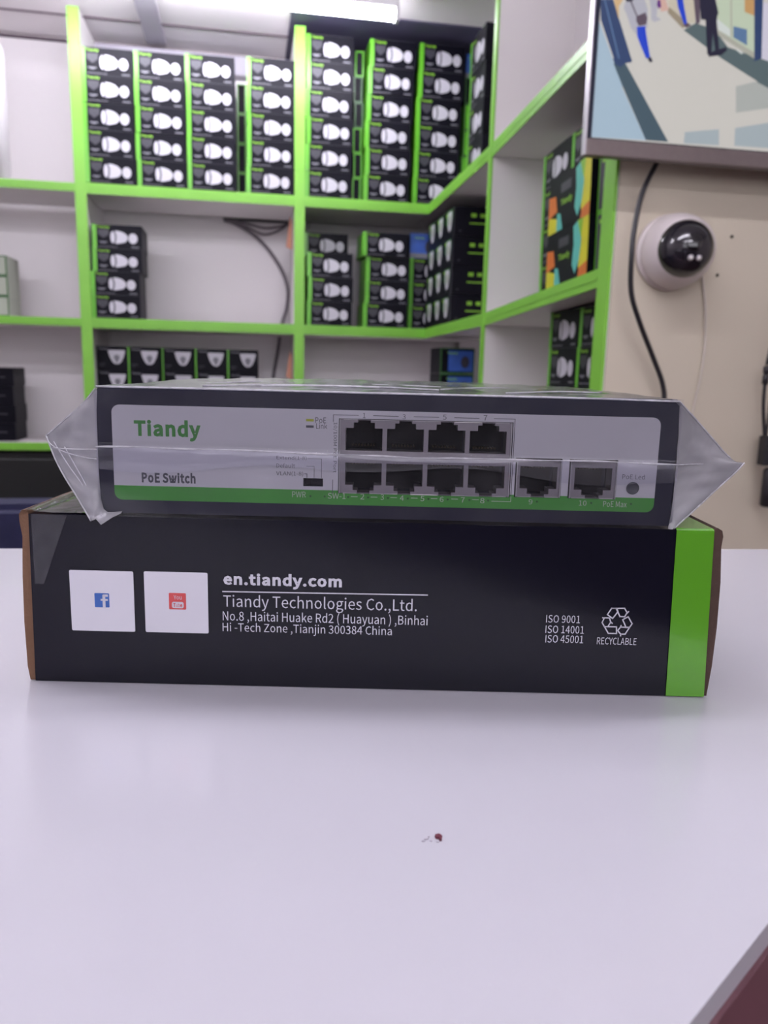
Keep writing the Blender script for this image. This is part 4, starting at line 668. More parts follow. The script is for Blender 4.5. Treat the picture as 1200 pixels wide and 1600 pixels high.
for u in (-.0075, .0075):
    p = onball(u-.001, -.0165); n = p-BC
    MB().lathe([(.0055, -.001), (.0055, .0012), (.0045, .0020), (.001, .0024)], 'tv_silver', 20, org=p, axis=n).lathe([(.0036, .001), (.0032, .0032), (.001, .0040)], 'led_lens', 16, org=p, axis=n).build('infrared_led', ball)
tag(MB().tube(smooth_path([(.868, 1.424, 1.275), (.876, 1.424, 1.24), (.886, 1.424, 1.194), (.893, 1.424, 1.121), (.890, 1.424, 1.058), (.880, 1.424, .98), (.875, 1.424, .80)]), .0022, 'white_wire', 8).build('white_wire'), 'thin white wire hanging down the wall from the dome camera', 'cable')
for k, (x, z) in enumerate([(.931, 1.329), (.908, 1.256)]):
    tag(MB().lathe([(.0030, 0), (.0030, .002), (.0012, .003)], 'screw_dark', 12, axis=(0, -1, 0)).build('screw', loc=(x, 1.4298, z)), 'small dark screw in the wall right of the dome camera, %s of two' % ('upper' if k == 0 else 'lower'), 'screw', 'screws in the beige wall')
p = [(.765, 1.402, 1.482), (.747, 1.40, 1.447), (.715, 1.385, 1.39), (.697, 1.37, 1.33), (.690, 1.36, 1.275), (.700, 1.37, 1.21), (.728, 1.38, 1.155), (.768, 1.395, 1.095), (.796, 1.40, 1.044), (.803, 1.40, 1.0), (.80, 1.40, .9), (.79, 1.40, .75), (.785, 1.41, .45), (.80, 1.41, .12), (.86, 1.40, .008), (.98, 1.38, .006)]
tag(MB().tube(smooth_path(p), .0048, 'black_rubber', 10).build('power_cable'), 'black cable looping down from the television past the dome camera', 'cable')
ad = thing('power_adapter', 'black power cable with inline plug and adapter hanging at the right frame edge', 'power adapter', (1.026, 1.392, .782))
def A(x, y, z): return ((x-.95)*1.066, y-1.30, (z-.80)*1.066)
MB().tube(smooth_path([A(.985, 1.30, 1.47), A(.975, 1.30, 1.30), A(.957, 1.30, 1.20), A(.944, 1.30, 1.15), A(.936, 1.30, 1.085)]), .0035, 'black_rubber').build('cord', ad)
MB().lathe([(.0060, 0), (.0060, .017), (.0045, .018), (.0045, .020), (.0065, .021), (.0065, .032), (.004, .036)], 'black_rubber', 16, org=A(.936, 1.30, 1.050)).build('inline_plug', ad)
MB().tube(smooth_path([A(.936, 1.30, 1.052), A(.938, 1.30, 1.01), A(.947, 1.30, .955)]), .0035, 'black_rubber').build('cord', ad)
MB().tube(smooth_path([A(.955, 1.30, 1.08), A(.951, 1.30, 1.02), A(.951, 1.30, .955)]), .0025, 'black_rubber').build('cord', ad)
b = MB(); b.box(-.017, .017, -.012, .012, 0, .060, 'black_rubber'); b.build('adapter_body', ad, bevel=.003, loc=A(.960, 1.30, .898))
b = MB(); b.lathe([(.010, 0), (.014, .004), (.014, .075), (.010, .080)], 'black_rubber', 18); b.build('barrel', ad, loc=A(.969, 1.30, .818))
# ------------------------------------------------------------------ chair behind the counter
ch = thing('office_chair', 'navy blue chair behind the counter at the left edge', 'chair', (-.46, 1.22, 0))
b = MB(); 
def rr_(w, h, r, n=6):
    o = []
    for cx, cz, a0 in ((w/2-r, h/2-r, 0), (-w/2+r, h/2-r, 90), (-w/2+r, -h/2+r, 180), (w/2-r, -h/2+r, 270)):
        for i in range(n+1): a = math.radians(a0+90*i/n); o.append((cx+r*math.cos(a), cz+r*math.sin(a)))
    return o
b.prism([(x, z+.615) for x, z in rr_(.42, .40, .10)], .18, .24, 'navy_fabric'); b.build('backrest', ch, bevel=.015, seg=3)
b = MB(); b.prism([(x, z+.615) for x, z in rr_(.38, .38, .09)], .145, .178, 'navy_fabric'); b.build('back_cushion', ch, bevel=.012, seg=3)
b = MB(); b.prism([(x, y) for x, y in rr_(.46, .44, .09)], .43, .50, 'navy_fabric', axis='z'); b.build('seat', ch, bevel=.015, seg=3)
MB().tube([(0, 0, .10), (0, 0, .43)], .025, 'chair_black', 16).build('gas_column', ch)
MB().box(-.03, .03, .10, .26, .40, .425, 'chair_black').box(-.03, .03, .242, .262, .40, .70, 'chair_black').build('back_support', ch)
for k in range(5):
    a = k*2*math.pi/5; c, s_ = math.cos(a), math.sin(a)
    l = MB().tube([(0, 0, .10), (.15*c, .15*s_, .085), (.29*c, .29*s_, .070)], [.025, .02, .015], 'chair_black', 10).build('leg', ch)
    MB().tube([(.29*c-.012*s_, .29*s_+.012*c, .03), (.29*c+.012*s_, .29*s_-.012*c, .03)], .0295, 'black_rubber', 18).build('caster', l)
# ------------------------------------------------------------------ near things: the carton and the switch
# N: millimetres (right, away from the lens, up from the lens) in the direction the photographer faces
cy, sy = math.cos(YAW), math.sin(YAW)
def N3(x, y, z): return Vector(((x*cy+y*sy)/1000, (-x*sy+y*cy)/1000, ZC+z/1000))
def ln(o):      # local metres from the same millimetres, relative to origin o
    return lambda x, y, z: ((x-o[0])/1000, (y-o[1])/1000, (z-o[2])/1000)
BO = (0, 250.8, -109.0); LB = ln(BO)
pb = thing('product_box', 'large black carton with white company address print and a green end, lying on the counter', 'box', N3(*BO)+Vector((0, 0, .0002)), -YAW)
def lbx(mb, x0, x1, y0, y1, z0, z1, m):
    a = LB(x0, y0, z0); b = LB(x1, y1, z1); return mb.box(a[0], b[0], a[1], b[1], a[2], b[2], m)
BD = 166
# body with a slightly bowed, keystoned front
def sheet(mb, x0, x1, z0, z1, fy, nx, nz, m, ex=None):
    vs = []; fs = []
    for j in range(nz+1):
        for i in range(nx+1):
            u, v = i/nx, j/nz; z = z0+(z1-z0)*v; a = x0(v)+(x1(v)-x0(v))*u; vs.append(LB(a, fy(a, z), z))
    for j in range(nz):
        for i in range(nx): k = j*(nx+1)+i; fs.append((k, k+1, k+nx+2, k+nx+1))
    mb.add(vs, fs, m, True)
b = MB()
P = [(-119.2, -109), (112.0, -109), (109.7, -50.2), (-118.2, -50.2)]
b.prism([(LB(x, 0, z)[0], LB(x, 0, z)[2]) for x, z in P], 0, BD/1000, 'box_front'); b.build('carton_body', pb, bevel=.0005, seg=3)
g = MB(); e = .25
for f in [(98.9, 112.1, 97.3, 109.8)]:
    xa0, xb0, xa1, xb1 = f
    vs = [LB(xa0, 250.8-e, -108.8), LB(xb0, 250.8-e, -108.8), LB(xb1, 250.8-e, -50.4), LB(xa1, 250.8-e, -50.4)]
    vs += [LB(xa1, 251.4, -49.95), LB(xb1, 251.4, -49.95), LB(xb1, 250.8+BD, -49.95), LB(xa1, 250.8+BD, -49.95)]
    g.add(vs, [(0, 1, 2, 3), (3, 2, 5, 4), (4, 5, 6, 7)], 'box_green')
go = g.build('green_panel', pb); go['label'] = 'bright green printed end'
sd = go.modifiers.new('s', 'SOLIDIFY'); sd.thickness = .0002; sd.offset = 1
# crease down the green panel
cr = MB(); cr.tube([LB(*p) for p in [(102.3, 250.5, -50.6), (102.6, 250.5, -58), (103.6, 250.5, -66), (104.6, 250.5, -76), (104.5, 250.5, -90), (104.2, 250.5, -107)]], .00012, 'carton_greendark', 6).build('crease', go)
# corrugated end flaps, edges showing on both sides
def flap(name, prof, label, m='cardboard'):
    bb = MB(); bb.prism([(LB(x, 0, z)[0], LB(x, 0, z)[2]) for x, z in prof], .0006, (BD-1)/1000, m); o = bb.build(name, pb, bevel=.0004); o['label'] = label; return o
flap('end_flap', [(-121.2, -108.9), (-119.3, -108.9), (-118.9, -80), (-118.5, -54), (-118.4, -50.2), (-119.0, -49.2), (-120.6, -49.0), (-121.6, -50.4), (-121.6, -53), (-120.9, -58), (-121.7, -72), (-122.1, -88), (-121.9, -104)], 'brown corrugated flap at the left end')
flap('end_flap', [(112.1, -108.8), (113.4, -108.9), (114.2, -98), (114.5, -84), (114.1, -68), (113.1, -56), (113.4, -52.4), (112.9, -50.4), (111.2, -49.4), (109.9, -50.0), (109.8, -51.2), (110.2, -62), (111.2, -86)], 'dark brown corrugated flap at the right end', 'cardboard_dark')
# printed text
YT = 250.8-.30
def btext(name, items, m='text_white'):
    bb = MB()
    for _, t, x, z, w, h, bo in items:
        a = LB(x, YT, z); put_text(bb, t, a[0], a[2], w/1000, h/1000, a[1], m, bo)
    return bb
BOX_TEXT=[
  ('url','en.tiandy.com',-33.6,-71.3,40.0,5.36,0.03),
  ('co','Tiandy Technologies Co.,Ltd.',-20.9,-79.1,65.6,5.65,0),
  ('addr','No.8 ,Haitai Huake Rd2 ( Huayuan ) ,Binhai',-19.1,-84.2,69.7,4.55,0),
  ('addr','Hi -Tech Zone ,Tianjin 300384 China',-25.2,-88.2,57.7,4.12,0),
  ('iso','ISO 9001',61.7,-82.1,11.5,2.72,0),
  ('iso','ISO 14001',62.5,-85.8,13.1,2.74,0),
  ('iso','ISO 45001',62.6,-89.2,12.9,2.75,0),
  ('rec','RECYCLABLE',80.5,-89.5,13.5,2.52,0),
]

body = [o for o in pb.children if o.name.startswith('carton_body')][0]
bb = btext('x', [t for t in BOX_TEXT if t[0] in ('url', 'co', 'addr')])
def seg(mb, p, q, w, y, m):
    a = Vector((p[0], p[1])); c = Vector((q[0], q[1])); d = (c-a).normalized()*w/2; n = Vector((-d.y, d.x))
    pts = [a-d+n, a-d-n, c+d-n, c+d+n]; mb.poly([(LB(v.x, 0, v.y)[0], LB(v.x, 0, v.y)[2]) for v in pts][::-1], y, m)
seg(bb, (-53.8, -75.3), (15.3, -74.8), .42, LB(0, YT, 0)[1], 'text_white')
bb.build('company_address', body)
btext('x', [t for t in BOX_TEXT if t[0] == 'iso']).build('certification_text', body)
bb = btext('x', [t for t in BOX_TEXT if t[0] == 'rec'])
RECYCLE= [[(76.56, -80.12), (77.85, -77.88), (79.64, -77.83), (80.06, -79.01), (78.46, -81.43), (76.56, -80.12)], [(77.85, -77.88), (82.24, -77.77), (83.18, -79.27), (82.48, -80.73), (80.85, -80.69), (79.49, -78.01)], [(83.19, -79.44), (83.64, -78.92)], [(81.91, -81.77), (83.7, -80.7), (85.21, -83.13), (84.42, -84.52), (83.28, -84.55), (81.91, -81.77)], [(84.42, -84.52), (83.14, -86.87), (81.59, -86.91), (80.51, -85.65), (81.39, -84.43), (84.42, -84.44)], [(81.39, -84.43), (81.51, -83.91)], [(81.59, -86.91), (81.64, -87.51)], [(80.0, -84.38), (80.19, -86.77), (77.4, -86.76), (75.91, -84.4), (80.0, -84.38)], [(75.91, -84.4), (74.98, -82.97), (75.67, -81.25), (77.39, -81.29), (77.91, -82.81), (77.05, -84.37)], [(77.9, -82.64), (78.43, -83.14)], [(75.68, -81.33), (75.1, -81.26)]]
for l in RECYCLE:
    for p, q in zip(l[:-1], l[1:]): seg(bb, p, q, .42, LB(0, YT, 0)[1], 'text_white')
bb.build('recycling_mark', body)
# pale stickers that carried the codes, with the two small emblems kept
def sq(mb, cx, cz, w, h, y, m, r=.8):
    pts = []
    for ax_, az_, a0 in ((w/2-r, h/2-r, 0), (-w/2+r, h/2-r, 90), (-w/2+r, -h/2+r, 180), (w/2-r, -h/2+r, 270)):
        for i in range(5): a = math.radians(a0+22.5*i); v = LB(cx+ax_+r*math.cos(a), 0, cz+az_+r*math.sin(a)); pts.append((v[0], v[2]))
    mb.poly(pts, LB(0, y, 0)[1], m)
bb = MB(); sq(bb, -94.7, -79.7, 21.6, 21.3, YT, 'print_white', .5); s1 = bb.build('white_label', body); s1['label'] = 'white square label with blue f emblem'
bb = MB(); sq(bb, -94.8, -79.4, 5.0, 5.0, YT-.08, 'logo_blue', .3); a = LB(-94.2, YT-.16, -79.6)
seg(bb, (-94.1, -77.9), (-94.1, -81.7), .95, LB(0, YT-.16, 0)[1], 'text_white'); seg(bb, (-93.9, -77.7), (-93.1, -77.7), .8, LB(0, YT-.16, 0)[1], 'text_white'); seg(bb, (-94.9, -79.2), (-93.1, -79.2), .65, LB(0, YT-.17, 0)[1], 'text_white')
bb.build('blue_emblem', s1)
bb = MB(); sq(bb, -69.6, -79.6, 21.5, 21.4, YT, 'print_white', .5); s2 = bb.build('white_label', body); s2['label'] = 'white square label with red emblem'
bb = MB(); sq(bb, -69.2, -79.1, 5.8, 5.8, YT-.08, 'logo_red', .3); sq(bb, -69.1, -80.4, 4.0, 2.2, YT-.16, 'text_white', .6)
a = LB(-69.1, YT-.16, -77.7); put_text(bb, 'You', a[0], a[2], .0027, .0015, a[1], 'text_white', .02); a = LB(-69.1, YT-.24, -80.4); put_text(bb, 'Tube', a[0], a[2], .0030, .0014, a[1], 'logo_red', .02)
bb.build('red_emblem', s2)
# clear tape over the left top edge and end, wrinkled
def wsheet(name, parent, pts_fn, nu, nv, m, origin=None, smooth=True):
    vs = [pts_fn(i/nu, j/nv) for j in range(nv+1) for i in range(nu+1)]
    fs = [(j*(nu+1)+i, j*(nu+1)+i+1, (j+1)*(nu+1)+i+1, (j+1)*(nu+1)+i) for j in range(nv) for i in range(nu)]
    return MB().add(vs, fs, m, smooth).build(name, parent)
def wr(x, y, z, s, a): return a*noise.noise(Vector((x*s, y*s, z*s)))
def tape(u, v):
    x = -121+36*u; y = 249.9+(BD+1)*v; 
    z = -49.4+.35*abs(wr(x, y, 3, .55, 1))+(.8*math.exp(-((x+117.5)/2.2)**2))
    return LB(x, y, z)
wsheet('clear_tape', pb, tape, 34, 90, 'clear_tape')
def tapef(u, v):
    x = -117.2+(3+9*(1-v))*u; z = -50.2-24*v; return LB(x, 250.45-.25*abs(wr(x, 1, z, .5, 1)), z)
wsheet('clear_tape', pb, tapef, 14, 30, 'clear_tape')
def tapeg(u, v):
    x = 96+15.5*u; y = 250.2+20*v; return LB(x, y, -49.6+.5*abs(wr(x, y, 9, .6, 1)))

# ------------------------------------------------------------------ the network switch
SO = (0.4, 252.0, -49.2); LS = ln(SO)
sw = thing('network_switch', 'dark navy steel network switch with ten ports, resting on the black carton', 'network switch', N3(*SO), -YAW)
def q(x, z): v = LS(x, 0, z); return (v[0], v[2])
def rrect(x0, x1, z0, z1, r, n=6):
    o = []
    for cx, cz, a0 in ((x1-r, z1-r, 0), (x0+r, z1-r, 90), (x0+r, z0+r, 180), (x1-r, z0+r, 270)):
        for i in range(n+1): a = math.radians(a0+90*i/n); o.append(q(cx+r*math.cos(a), cz+r*math.sin(a)))
    return o
OPEN = [(-15.4, 41.5, -40.7, -16.0), (42.9, 58.2, -40.5, -27.5), (60.6, 76.5, -40.5, -27.5), (-26.9, -20.4, -38.6, -35.9)]
def openings(y0, y1):
    r = []
    for x0, x1, z0, z1 in OPEN:
        c = MB(); a = LS(x0, y0, z0); b_ = LS(x1, y1, z1); c.box(a[0], b_[0], a[1], b_[1], a[2], b_[2], 'port_black'); r.append(c)
    return r
case = MB().prism(rrect(-94.3, 95.2, -49.1, -8.0, .9, 4), 0, .130, 'steel_navy').build('metal_case')
cut(case, openings(250, 266)); case.parent = sw
for i in range(9):      # side vents
    pass
# the label plate sits proud of the case; origin at the foot of the plate so that its print follows local height
plate = MB()
pts = rrect(-89.5, 89.4, -44.6, -13.3, 2.6)
def shear(p): return (p[0], p[1])
PZ = LS(0, 0, -49.9)[2]
plate.prism([(x, z-PZ) for x, z in pts], -.0003, .0002, 'label_plate'); plate = plate.build('label_plate')
cs = []
for x0, x1, z0, z1 in OPEN:
    c = MB(); a = LS(x0, 250, z0); b_ = LS(x1, 254, z1); c.box(a[0], b_[0], a[1], b_[1], a[2]-PZ, b_[2]-PZ, 'port_black'); cs.append(c)
cut(plate, cs); plate.parent = sw; plate.location = (0, 0, PZ)
plate['label'] = 'light grey label plate with a green foot'
# shields: metal frames around the ports, with the stepped openings of RJ45 jacks
def port_outline(x, zt_, up, w=12.0):
    s = -1 if up else 1; z = lambda d: zt_+s*d      # zt_ = edge with the latch notch; d grows into the opening
    return [q(x+3.9, z(0)), q(x+w-3.9, z(0)), q(x+w-3.9, z(.8)), q(x+w-2.55, z(.8)), q(x+w-2.55, z(2.6)), q(x+w, z(2.6)), q(x+w, z(9.9)), q(x, z(9.9)), q(x, z(2.6)), q(x+2.55, z(2.6)), q(x+2.55, z(.8)), q(x+3.9, z(.8))]
ports = [(-13.1+13.5*i, -16.4, True) for i in range(4)]+[(-13.1+13.5*i, -40.3, False) for i in range(4)]
def shield(name, x0, x1, z0, z1, plist, w=12.0):
    c0 = MB().prism([q(x0, z0), q(x1, z0), q(x1, z1), q(x0, z1)], -.0006, .0060, 'shield_metal').build(name)
    cut(c0, [MB().prism(port_outline(x, zt_, up, w), -.002, .010, 'shield_metal') for x, zt_, up in plist]); c0.parent = sw; return c0
sh = shield('jack_block', -15.1, 41.2, -40.5, -16.2, ports); sh['label'] = 'metal block of eight ports'
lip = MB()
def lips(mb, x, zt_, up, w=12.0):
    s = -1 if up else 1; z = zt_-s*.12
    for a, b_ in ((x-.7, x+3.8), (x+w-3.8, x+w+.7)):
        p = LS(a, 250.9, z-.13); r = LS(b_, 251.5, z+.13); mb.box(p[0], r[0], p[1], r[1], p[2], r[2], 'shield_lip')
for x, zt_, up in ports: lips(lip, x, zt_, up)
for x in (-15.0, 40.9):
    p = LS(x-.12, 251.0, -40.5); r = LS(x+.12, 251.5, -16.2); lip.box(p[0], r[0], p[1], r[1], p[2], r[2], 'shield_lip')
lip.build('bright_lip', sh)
def socket(parent, x, zt_, up, w=12.0):
    b = MB(); s = -1 if up else 1
    z0, z1 = sorted((zt_, zt_+s*10.2)); a = LS(x-.3, 252+6.2, z0-.2); c = LS(x+w+.3, 252+13.5, z1+.2)
    b.box(a[0], c[0], a[1]+.006, c[1], a[2], c[2], 'port_black')
    for k in range(8):
        p = LS(x+1.9+k*1.02, 254, zt_+s*8.6); r = LS(x+2.2+k*1.02, 264, zt_+s*9.0); b.box(p[0], r[0], p[1]+.004, r[1], min(p[2], r[2]), max(p[2], r[2]), 'contact_gold')
    return b.build('ethernet_port', parent)
for pp in ports: socket(sh, *pp)
for x0, x1 in ((43.2, 57.9), (60.9, 76.2)):
    w = 12.2; xo = (x0+x1)/2-w/2
    s1_ = shield('jack_shell', x0, x1, -40.3, -27.8, [(xo, -40.1, False)], w)
    l2 = MB()
    for (a0, a1, c0, c1) in ((x0, x1, -28.1, -27.8), (x0, x0+.3, -40.3, -27.8), (x1-.3, x1, -40.3, -27.8)):
        p = LS(a0, 250.9, c0); r = LS(a1, 251.5, c1); l2.box(p[0], r[0], p[1], r[1], p[2], r[2], 'shield_lip')
    lips(l2, xo, -40.1, False, w); l2.build('bright_lip', s1_); socket(s1_, xo, -40.1, False, w)
b = MB(); a = LS(-26.7, 252.6, -38.4); c = LS(-20.6, 256, -36.1); b.box(a[0], c[0], a[1], c[1], a[2], c[2], 'port_black'); b.box(LS(-26.3, 0, 0)[0], LS(-24.6, 0, 0)[0], a[1]-.0009, a[1], a[2]+.0003, c[2]-.0003, 'gloss_black'); b.build('mode_slider', sw)
b = MB(); o_ = LS(81.9, 251.6, -36.6); b.lathe([(.0021, 0), (.0021, .0002), (.0019, .0003), (.0017, .0001), (.0003, .0001)], 'grey_ink', 28, org=o_, axis=(0, -1, 0)); b.build('round_button', sw)
# print on the plate
YP = 251.62
bb = MB()
SWITCH_TEXT=[
  ('Tiandy',-71.4,-21.3,21.8,6.9,'green_ink',0.03),
  ('PoE Switch',-71.4,-36.9,17.8,3.63,'grey_ink',0.012),
  ('PoE',-21.3,-16.8,3.5,1.87,'grey_ink',0.01),
  ('Link',-21.0,-18.6,3.6,1.87,'grey_ink',0.01),
  ('Extend(1-8)',-30.8,-29.4,9.9,1.48,'pale_ink',0.0),
  ('Default',-32.7,-31.9,6.1,1.49,'pale_ink',0.0),
  ('VLAN(1-8)',-31.4,-34.6,8.9,1.7,'grey_ink',0.01),
  ('1',-7.2,-14.9,0.8,1.66,'grey_ink',0),
  ('3',5.8,-15.0,1.0,1.66,'grey_ink',0),
  ('5',19.0,-14.8,1.2,1.66,'grey_ink',0),
  ('7',32.2,-14.7,1.2,1.66,'grey_ink',0),
  ('PoE Led',81.9,-32.8,7.4,1.7,'pale_ink',0),
  ('PWR',-28.3,-41.4,4.5,1.94,'white_ink',0),
  ('SW-1',-15.8,-41.6,5.9,1.94,'white_ink',0),
  ('2',-7.3,-41.6,1.3,1.94,'white_ink',0),
  ('3',-0.7,-41.6,1.1,1.94,'white_ink',0),
  ('4',5.8,-41.8,1.3,1.72,'white_ink',0),
  ('5',12.6,-41.8,1.3,1.72,'white_ink',0),
  ('6',19.0,-41.9,1.3,1.72,'white_ink',0),
  ('7',26.0,-41.9,1.3,1.72,'white_ink',0),
  ('8',32.5,-42.0,1.5,1.72,'white_ink',0),
  ('9',48.5,-42.0,1.3,1.72,'white_ink',0),
  ('10',65.8,-42.0,2.5,1.72,'white_ink',0),
  ('PoE Max',76.5,-42.1,7.8,1.94,'white_ink',0),
]

for t, x, z, w, h, m_, bo in SWITCH_TEXT:
    v = LS(x, YP, z); put_text(bb, t, v[0], v[2]-PZ, w/1000, h/1000, v[1], m_, bo)
v = LS(-16.6, YP, -25.6); put_text(bb, '10/100M PoE Port', v[0], v[2]-PZ, .0165, .0014, v[1], 'grey_ink', .01, rot=-math.pi/2)
def pl(x0, x1, z0, z1, m_): a = LS(x0, YP, z0); c = LS(x1, YP, z1); bb.rect(a[0], c[0], a[2]-PZ, c[2]-PZ, a[1], m_)
pl(-26.1, -23.6, -16.9-.35, -16.9+.45, 'lime_ink'); pl(-26.1, -23.6, -18.9-.4, -18.9+.4, 'grey_ink')
for x0, x1 in ((-17.2, -9.0), (-4.3, 4.0), (8.9, 17.2), (22.1, 30.3), (35.0, 41.9)): pl(x0, x1, -15.0, -14.8, 'grey_ink')
pl(-17.3, -17.1, -17.2, -14.8, 'grey_ink'); pl(-17.3, -17.1, -41.0, -36.2, 'grey_ink'); pl(41.8, 42.0, -40.3, -14.8, 'grey_ink')
pl(41.8, 42.0, -42.2, -40.3, 'white_ink'); pl(35.5, 42.0, -42.2, -42.0, 'white_ink')
for x in (-11.1, -4.5, 2.0, 8.8, 15.4, 22.2, 29.1): pl(x, x+2.2, -41.8, -41.6, 'white_ink')
for x in (-24.5, -19.8, -12.0, -5.4, 1.2, 7.8, 14.6, 21.0, 28.2, 34.4, 50.6, 68.6, 81.8):
    v = LS(x, YP, -41.9); bb.ell(v[0], v[2]-PZ, .00035, .00035, v[1], 'green_dot', 10)
pl(-25.5, -20.9, -29.5, -29.35, 'pale_ink'); pl(-21.0, -20.85, -35.8, -29.35, 'pale_ink'); pl(-26.0, -23.3, -32.0, -31.85, 'pale_ink'); pl(-23.4, -23.25, -35.8, -31.85, 'pale_ink'); pl(-26.6, -25.6, -34.6, -34.4, 'grey_ink'); pl(-25.8, -25.6, -35.8, -34.4, 'grey_ink')
bb.build('printed_legend', plate)
for x in (-80, 80):
    for y in (12, 118): MB().lathe([(.006, 0), (.0055, -.0009), (.0005, -.0010)], 'black_rubber', 16, org=(x/1000, y/1000, .0001)).build('foot', sw)
# ------------------------------------------------------------------ the plastic bag around the switch
bg = thing('plastic_bag', 'clear plastic bag wrapped around the network switch, pointed folds at both ends', 'plastic bag', N3(*SO), -YAW)
def front(u, v):
    x = -94.6+190.4*u; z = -7.2-43.0*v; zc = -26.9-1.4*u
    y = 251.15-.35*(1+wr(x, z, 0, .05, 1.2))-.9*math.exp(-((z-zc)/.55)**2)
    return LS(x, y, z)
wsheet('front_sheet', bg, front, 120, 150, 'film_front')
def fold(u, v):
    x = -94.4+190*u; zc = -27.2-1.3*u+.25*math.sin(u*9); z = zc-(5.5+1.6*math.sin(u*7+1)+1.2*math.sin(u*17))*v
    return LS(x, 250.05-.25*math.sin(v*3.1)-.1*wr(x, z, 2, .2, 1), z)
wsheet('folded_flap', bg, fold, 120, 10, 'film_fold')
cr = []
for i in range(61):
    u = i/60; cr.append(LS(-94.5+190.2*u, 249.95+.12*math.sin(u*21), -27.0-1.3*u+.25*math.sin(u*9)+.12*math.sin(u*31)))
def band(u, v):
    a = .40+.36*u; zc = -27.0-1.3*a+.25*math.sin(a*9); return LS(-94.5+190.2*a, 249.9, zc-.1-(1.5*math.sin(math.pi*u)**.6+.02)*v)
wsheet('crease_glint', bg, band, 60, 4, 'film_fin')  # extra whitish band paints the highlights along the crease
MB().tube(cr, [.00026+.00012*math.sin(i*.9) for i in range(61)], 'film_edge', 8).build('crease', bg)
def top(u, v):
    x0 = -93.0-3*v; x = x0+(188.5+4*v)*u; y = 251.2+132*v
    arch = 2.0*math.sin(math.pi*min(1, v*1.1))*math.sin(math.pi*u)**.5 if 0 < u < 1 else 0
    z = -7.3+1.9*v*math.sin(math.pi*u)**.4*1.0+.0*arch if 0 < u < 1 else -7.3
    z += .55*wr(x, y*.35, 1, .11, 1)*min(1, v*5)+.30*abs(wr(x, y*.3, 5, .35, 1))*min(1, v*5)
    return LS(x, y, max(z, -7.75))
wsheet('top_sheet', bg, top, 130, 60, 'film_top')
def back(u, v):
    x = -95+191*u; z = -7.0-42*v; return LS(x, 384-.5+.6*wr(x, z, 4, .1, 1), z)
wsheet('back_sheet', bg, back, 60, 20, 'film_front')
LEFT_OUT= [(-91.5, 253.0, -7.3), (-101.5, 258.0, -13.9), (-109.8, 262.0, -19.9), (-116.9, 265.0, -25.1), (-113.3, 262.0, -31.8), (-108.7, 258.0, -37.7), (-102.6, 253.0, -44.0), (-96.2, 248.0, -51.4), (-94.7, 248.0, -50.7), (-92.9, 247.5, -52.5), (-89.6, 248.5, -50.2), (-86.9, 250.0, -48.9)]
LEFT_IN= [(-89.7, 252.0, -7.0), (-93.7, 251.5, -8.1), (-94.2, 251.5, -15.1), (-94.3, 251.5, -23.4), (-94.4, 251.5, -29.7), (-94.4, 251.5, -35.0), (-94.2, 251.5, -40.3), (-93.8, 251.0, -44.5), (-92.9, 250.5, -47.7), (-91.5, 250.0, -48.6), (-89.5, 250.3, -48.6), (-86.6, 250.6, -48.2)]
RIGHT_OUT= [(94.0, 252.0, -7.3), (102.5, 258.0, -13.4), (111.0, 264.0, -19.9), (118.2, 268.0, -25.8), (123.4, 270.0, -29.1), (126.2, 270.0, -29.3), (122.5, 268.0, -32.5), (113.8, 262.0, -37.9), (104.3, 255.0, -43.8), (96.5, 251.0, -49.8)]
RIGHT_IN= [(92.2, 251.5, -7.3), (94.8, 251.5, -9.3), (95.0, 251.5, -13.6), (95.3, 251.5, -18.8), (95.3, 251.5, -23.0), (95.5, 251.5, -27.2), (95.5, 251.5, -32.5), (95.5, 251.5, -38.9), (95.2, 251.2, -44.2), (94.5, 250.8, -49.8)]
def lerp_poly(P, t):
    k = t*(len(P)-1); i = min(int(k), len(P)-2); f = k-i; return [P[i][c]*(1-f)+P[i+1][c]*f for c in range(3)]
def fin(name, IN, OUT, s, m, nu=28, nv=66, amp=.7, seed=0):
    def f(u, v):
        a = lerp_poly(IN, v); b_ = lerp_poly(OUT, v); p = [a[c]*(1-u)+b_[c]*u for c in range(3)]
        k = math.sin(math.pi*u); p[1] += amp*wr(p[0]*.35+seed, p[2]*.9, 7, .28, 1)*k*2-.6*k; p[2] += .15*wr(p[0], p[2], 2, .4, 1)*k
        return LS(*p)
    return wsheet(name, bg, f, nu, nv, m)
fin('left_fold', LEFT_IN, LEFT_OUT, -1, 'film_fin')
fin('right_fold', RIGHT_IN, RIGHT_OUT, 1, 'film_fin', seed=30)
# rear layers of the two folded ends, running back along the switch sides
def side(IN, OUT, x_edge):
    def f(u, v):
        b_ = lerp_poly(OUT, v); zz = -7.2-41.5*v; e = (x_edge, 383.0, zz)
        k = math.sin(math.pi*u); p = [b_[c]*(1-u)+e[c]*u for c in range(3)]
        if b_[2] < -45: p[2] = b_[2]*(1-u)+e[2]*u
        p[2] = max(p[2], -48.9) if p[1] > 250.5 else p[2]
        p[0] += (1.5*k*(-1 if x_edge < 0 else 1))*wr(p[1]*.3, p[2], 2, .2, 1); return LS(*p)
    return f
wsheet('left_side', bg, side(LEFT_IN, LEFT_OUT, -95.2), 40, 40, 'film_top')
wsheet('right_side', bg, side(RIGHT_IN, RIGHT_OUT, 96.2), 40, 40, 'film_top')
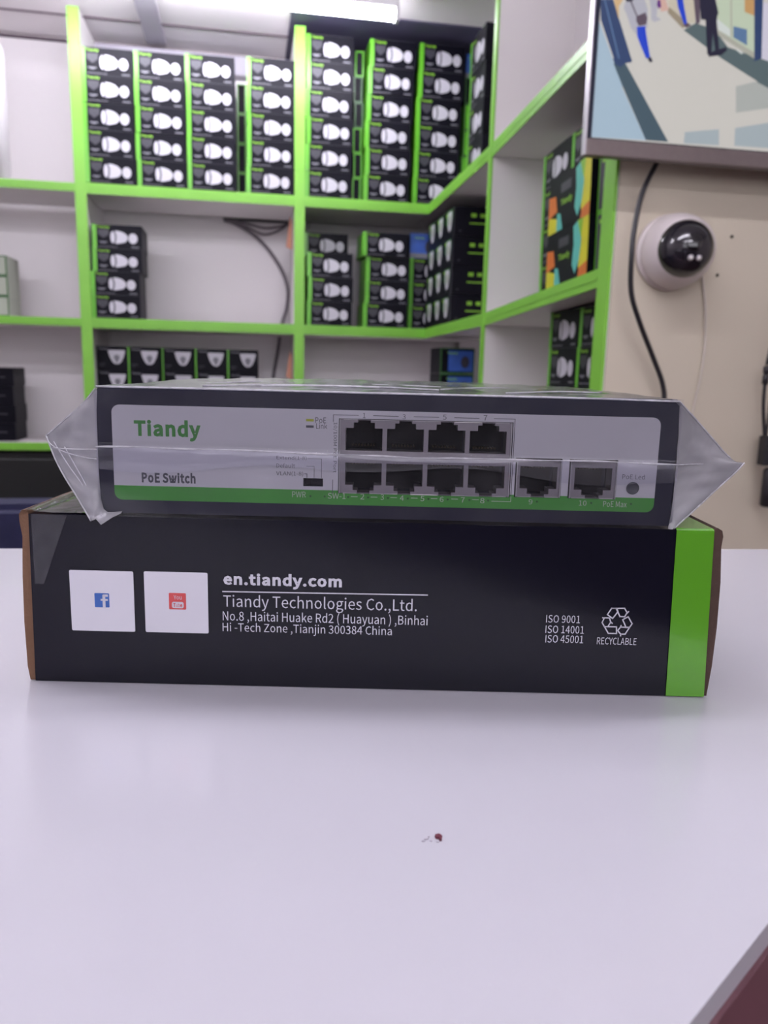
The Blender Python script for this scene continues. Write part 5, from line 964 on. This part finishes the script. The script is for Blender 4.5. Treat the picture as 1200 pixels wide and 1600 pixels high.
# pleats along the folds; white tubes on the top paint in streak highlights
def pleat_glint(pts, r=.0002): MB().tube([LS(*p) for p in smooth_path(pts, 6)], r, 'film_edge', 6).build('pleat_glint', bg)
pleat_glint([(-116.9, 264.6, -25.1), (-112.5, 258, -27.5), (-107, 255, -29.5), (-100, 252.5, -30.8), (-94.6, 250.8, -31.2)])
pleat_glint([(-112.0, 259, -26.6), (-106, 255.5, -34), (-100, 252.5, -41), (-95, 248.5, -49.5)])
pleat_glint([(-108.0, 258, -28.2), (-101.5, 254, -37), (-96, 250.5, -45), (-92.5, 248.8, -50.6)])
pleat_glint([(-112, 257, -28.5), (-103, 253.4, -28.4), (-94.4, 250.9, -28.0)])
pleat_glint([(96, 250.9, -28.4), (108, 259, -28.8), (122, 268.6, -29.2)])
pleat_glint([(-93.8, 250.9, -7.6), (-60, 250.8, -7.5), (0, 250.8, -7.6), (60, 250.8, -7.6), (94.6, 250.9, -7.9)], .00035)
pleat_glint([(94.6, 251.0, -8.0), (102.5, 257.6, -13.4), (111.0, 263.6, -19.9), (118.2, 267.6, -25.8), (120.5, 268.5, -27.4)], .0003)
pleat_glint([(96.5, 250.8, -49.6), (104.3, 254.6, -43.8), (113.8, 261.6, -37.9), (122.5, 267.6, -32.5), (126.2, 269.6, -29.3)], .0003)
pleat_glint([(-94.2, 250.8, -8.3), (-101.5, 257.8, -13.9), (-109.8, 261.7, -19.9), (-116.9, 264.7, -25.1)], .00025)
pleat_glint([(-116.9, 264.7, -25.1), (-113.3, 261.7, -31.8), (-108.7, 257.7, -37.7), (-102.6, 252.7, -44.0), (-96.2, 247.7, -51.3)], .0003)
for k, (xa, xb, ya, yb) in enumerate([(-62, -12, 262, 300), (-48, 4, 275, 282), (-38, 18, 300, 270), (20, 55, 290, 330), (-20, 22, 330, 318), (-70, -40, 300, 350), (40, 80, 262, 290)]):
    pleat_glint([(xa, ya, -6.9), ((xa+xb)/2, (ya+yb)/2, -6.3), (xb, yb, -6.6)], .00028)
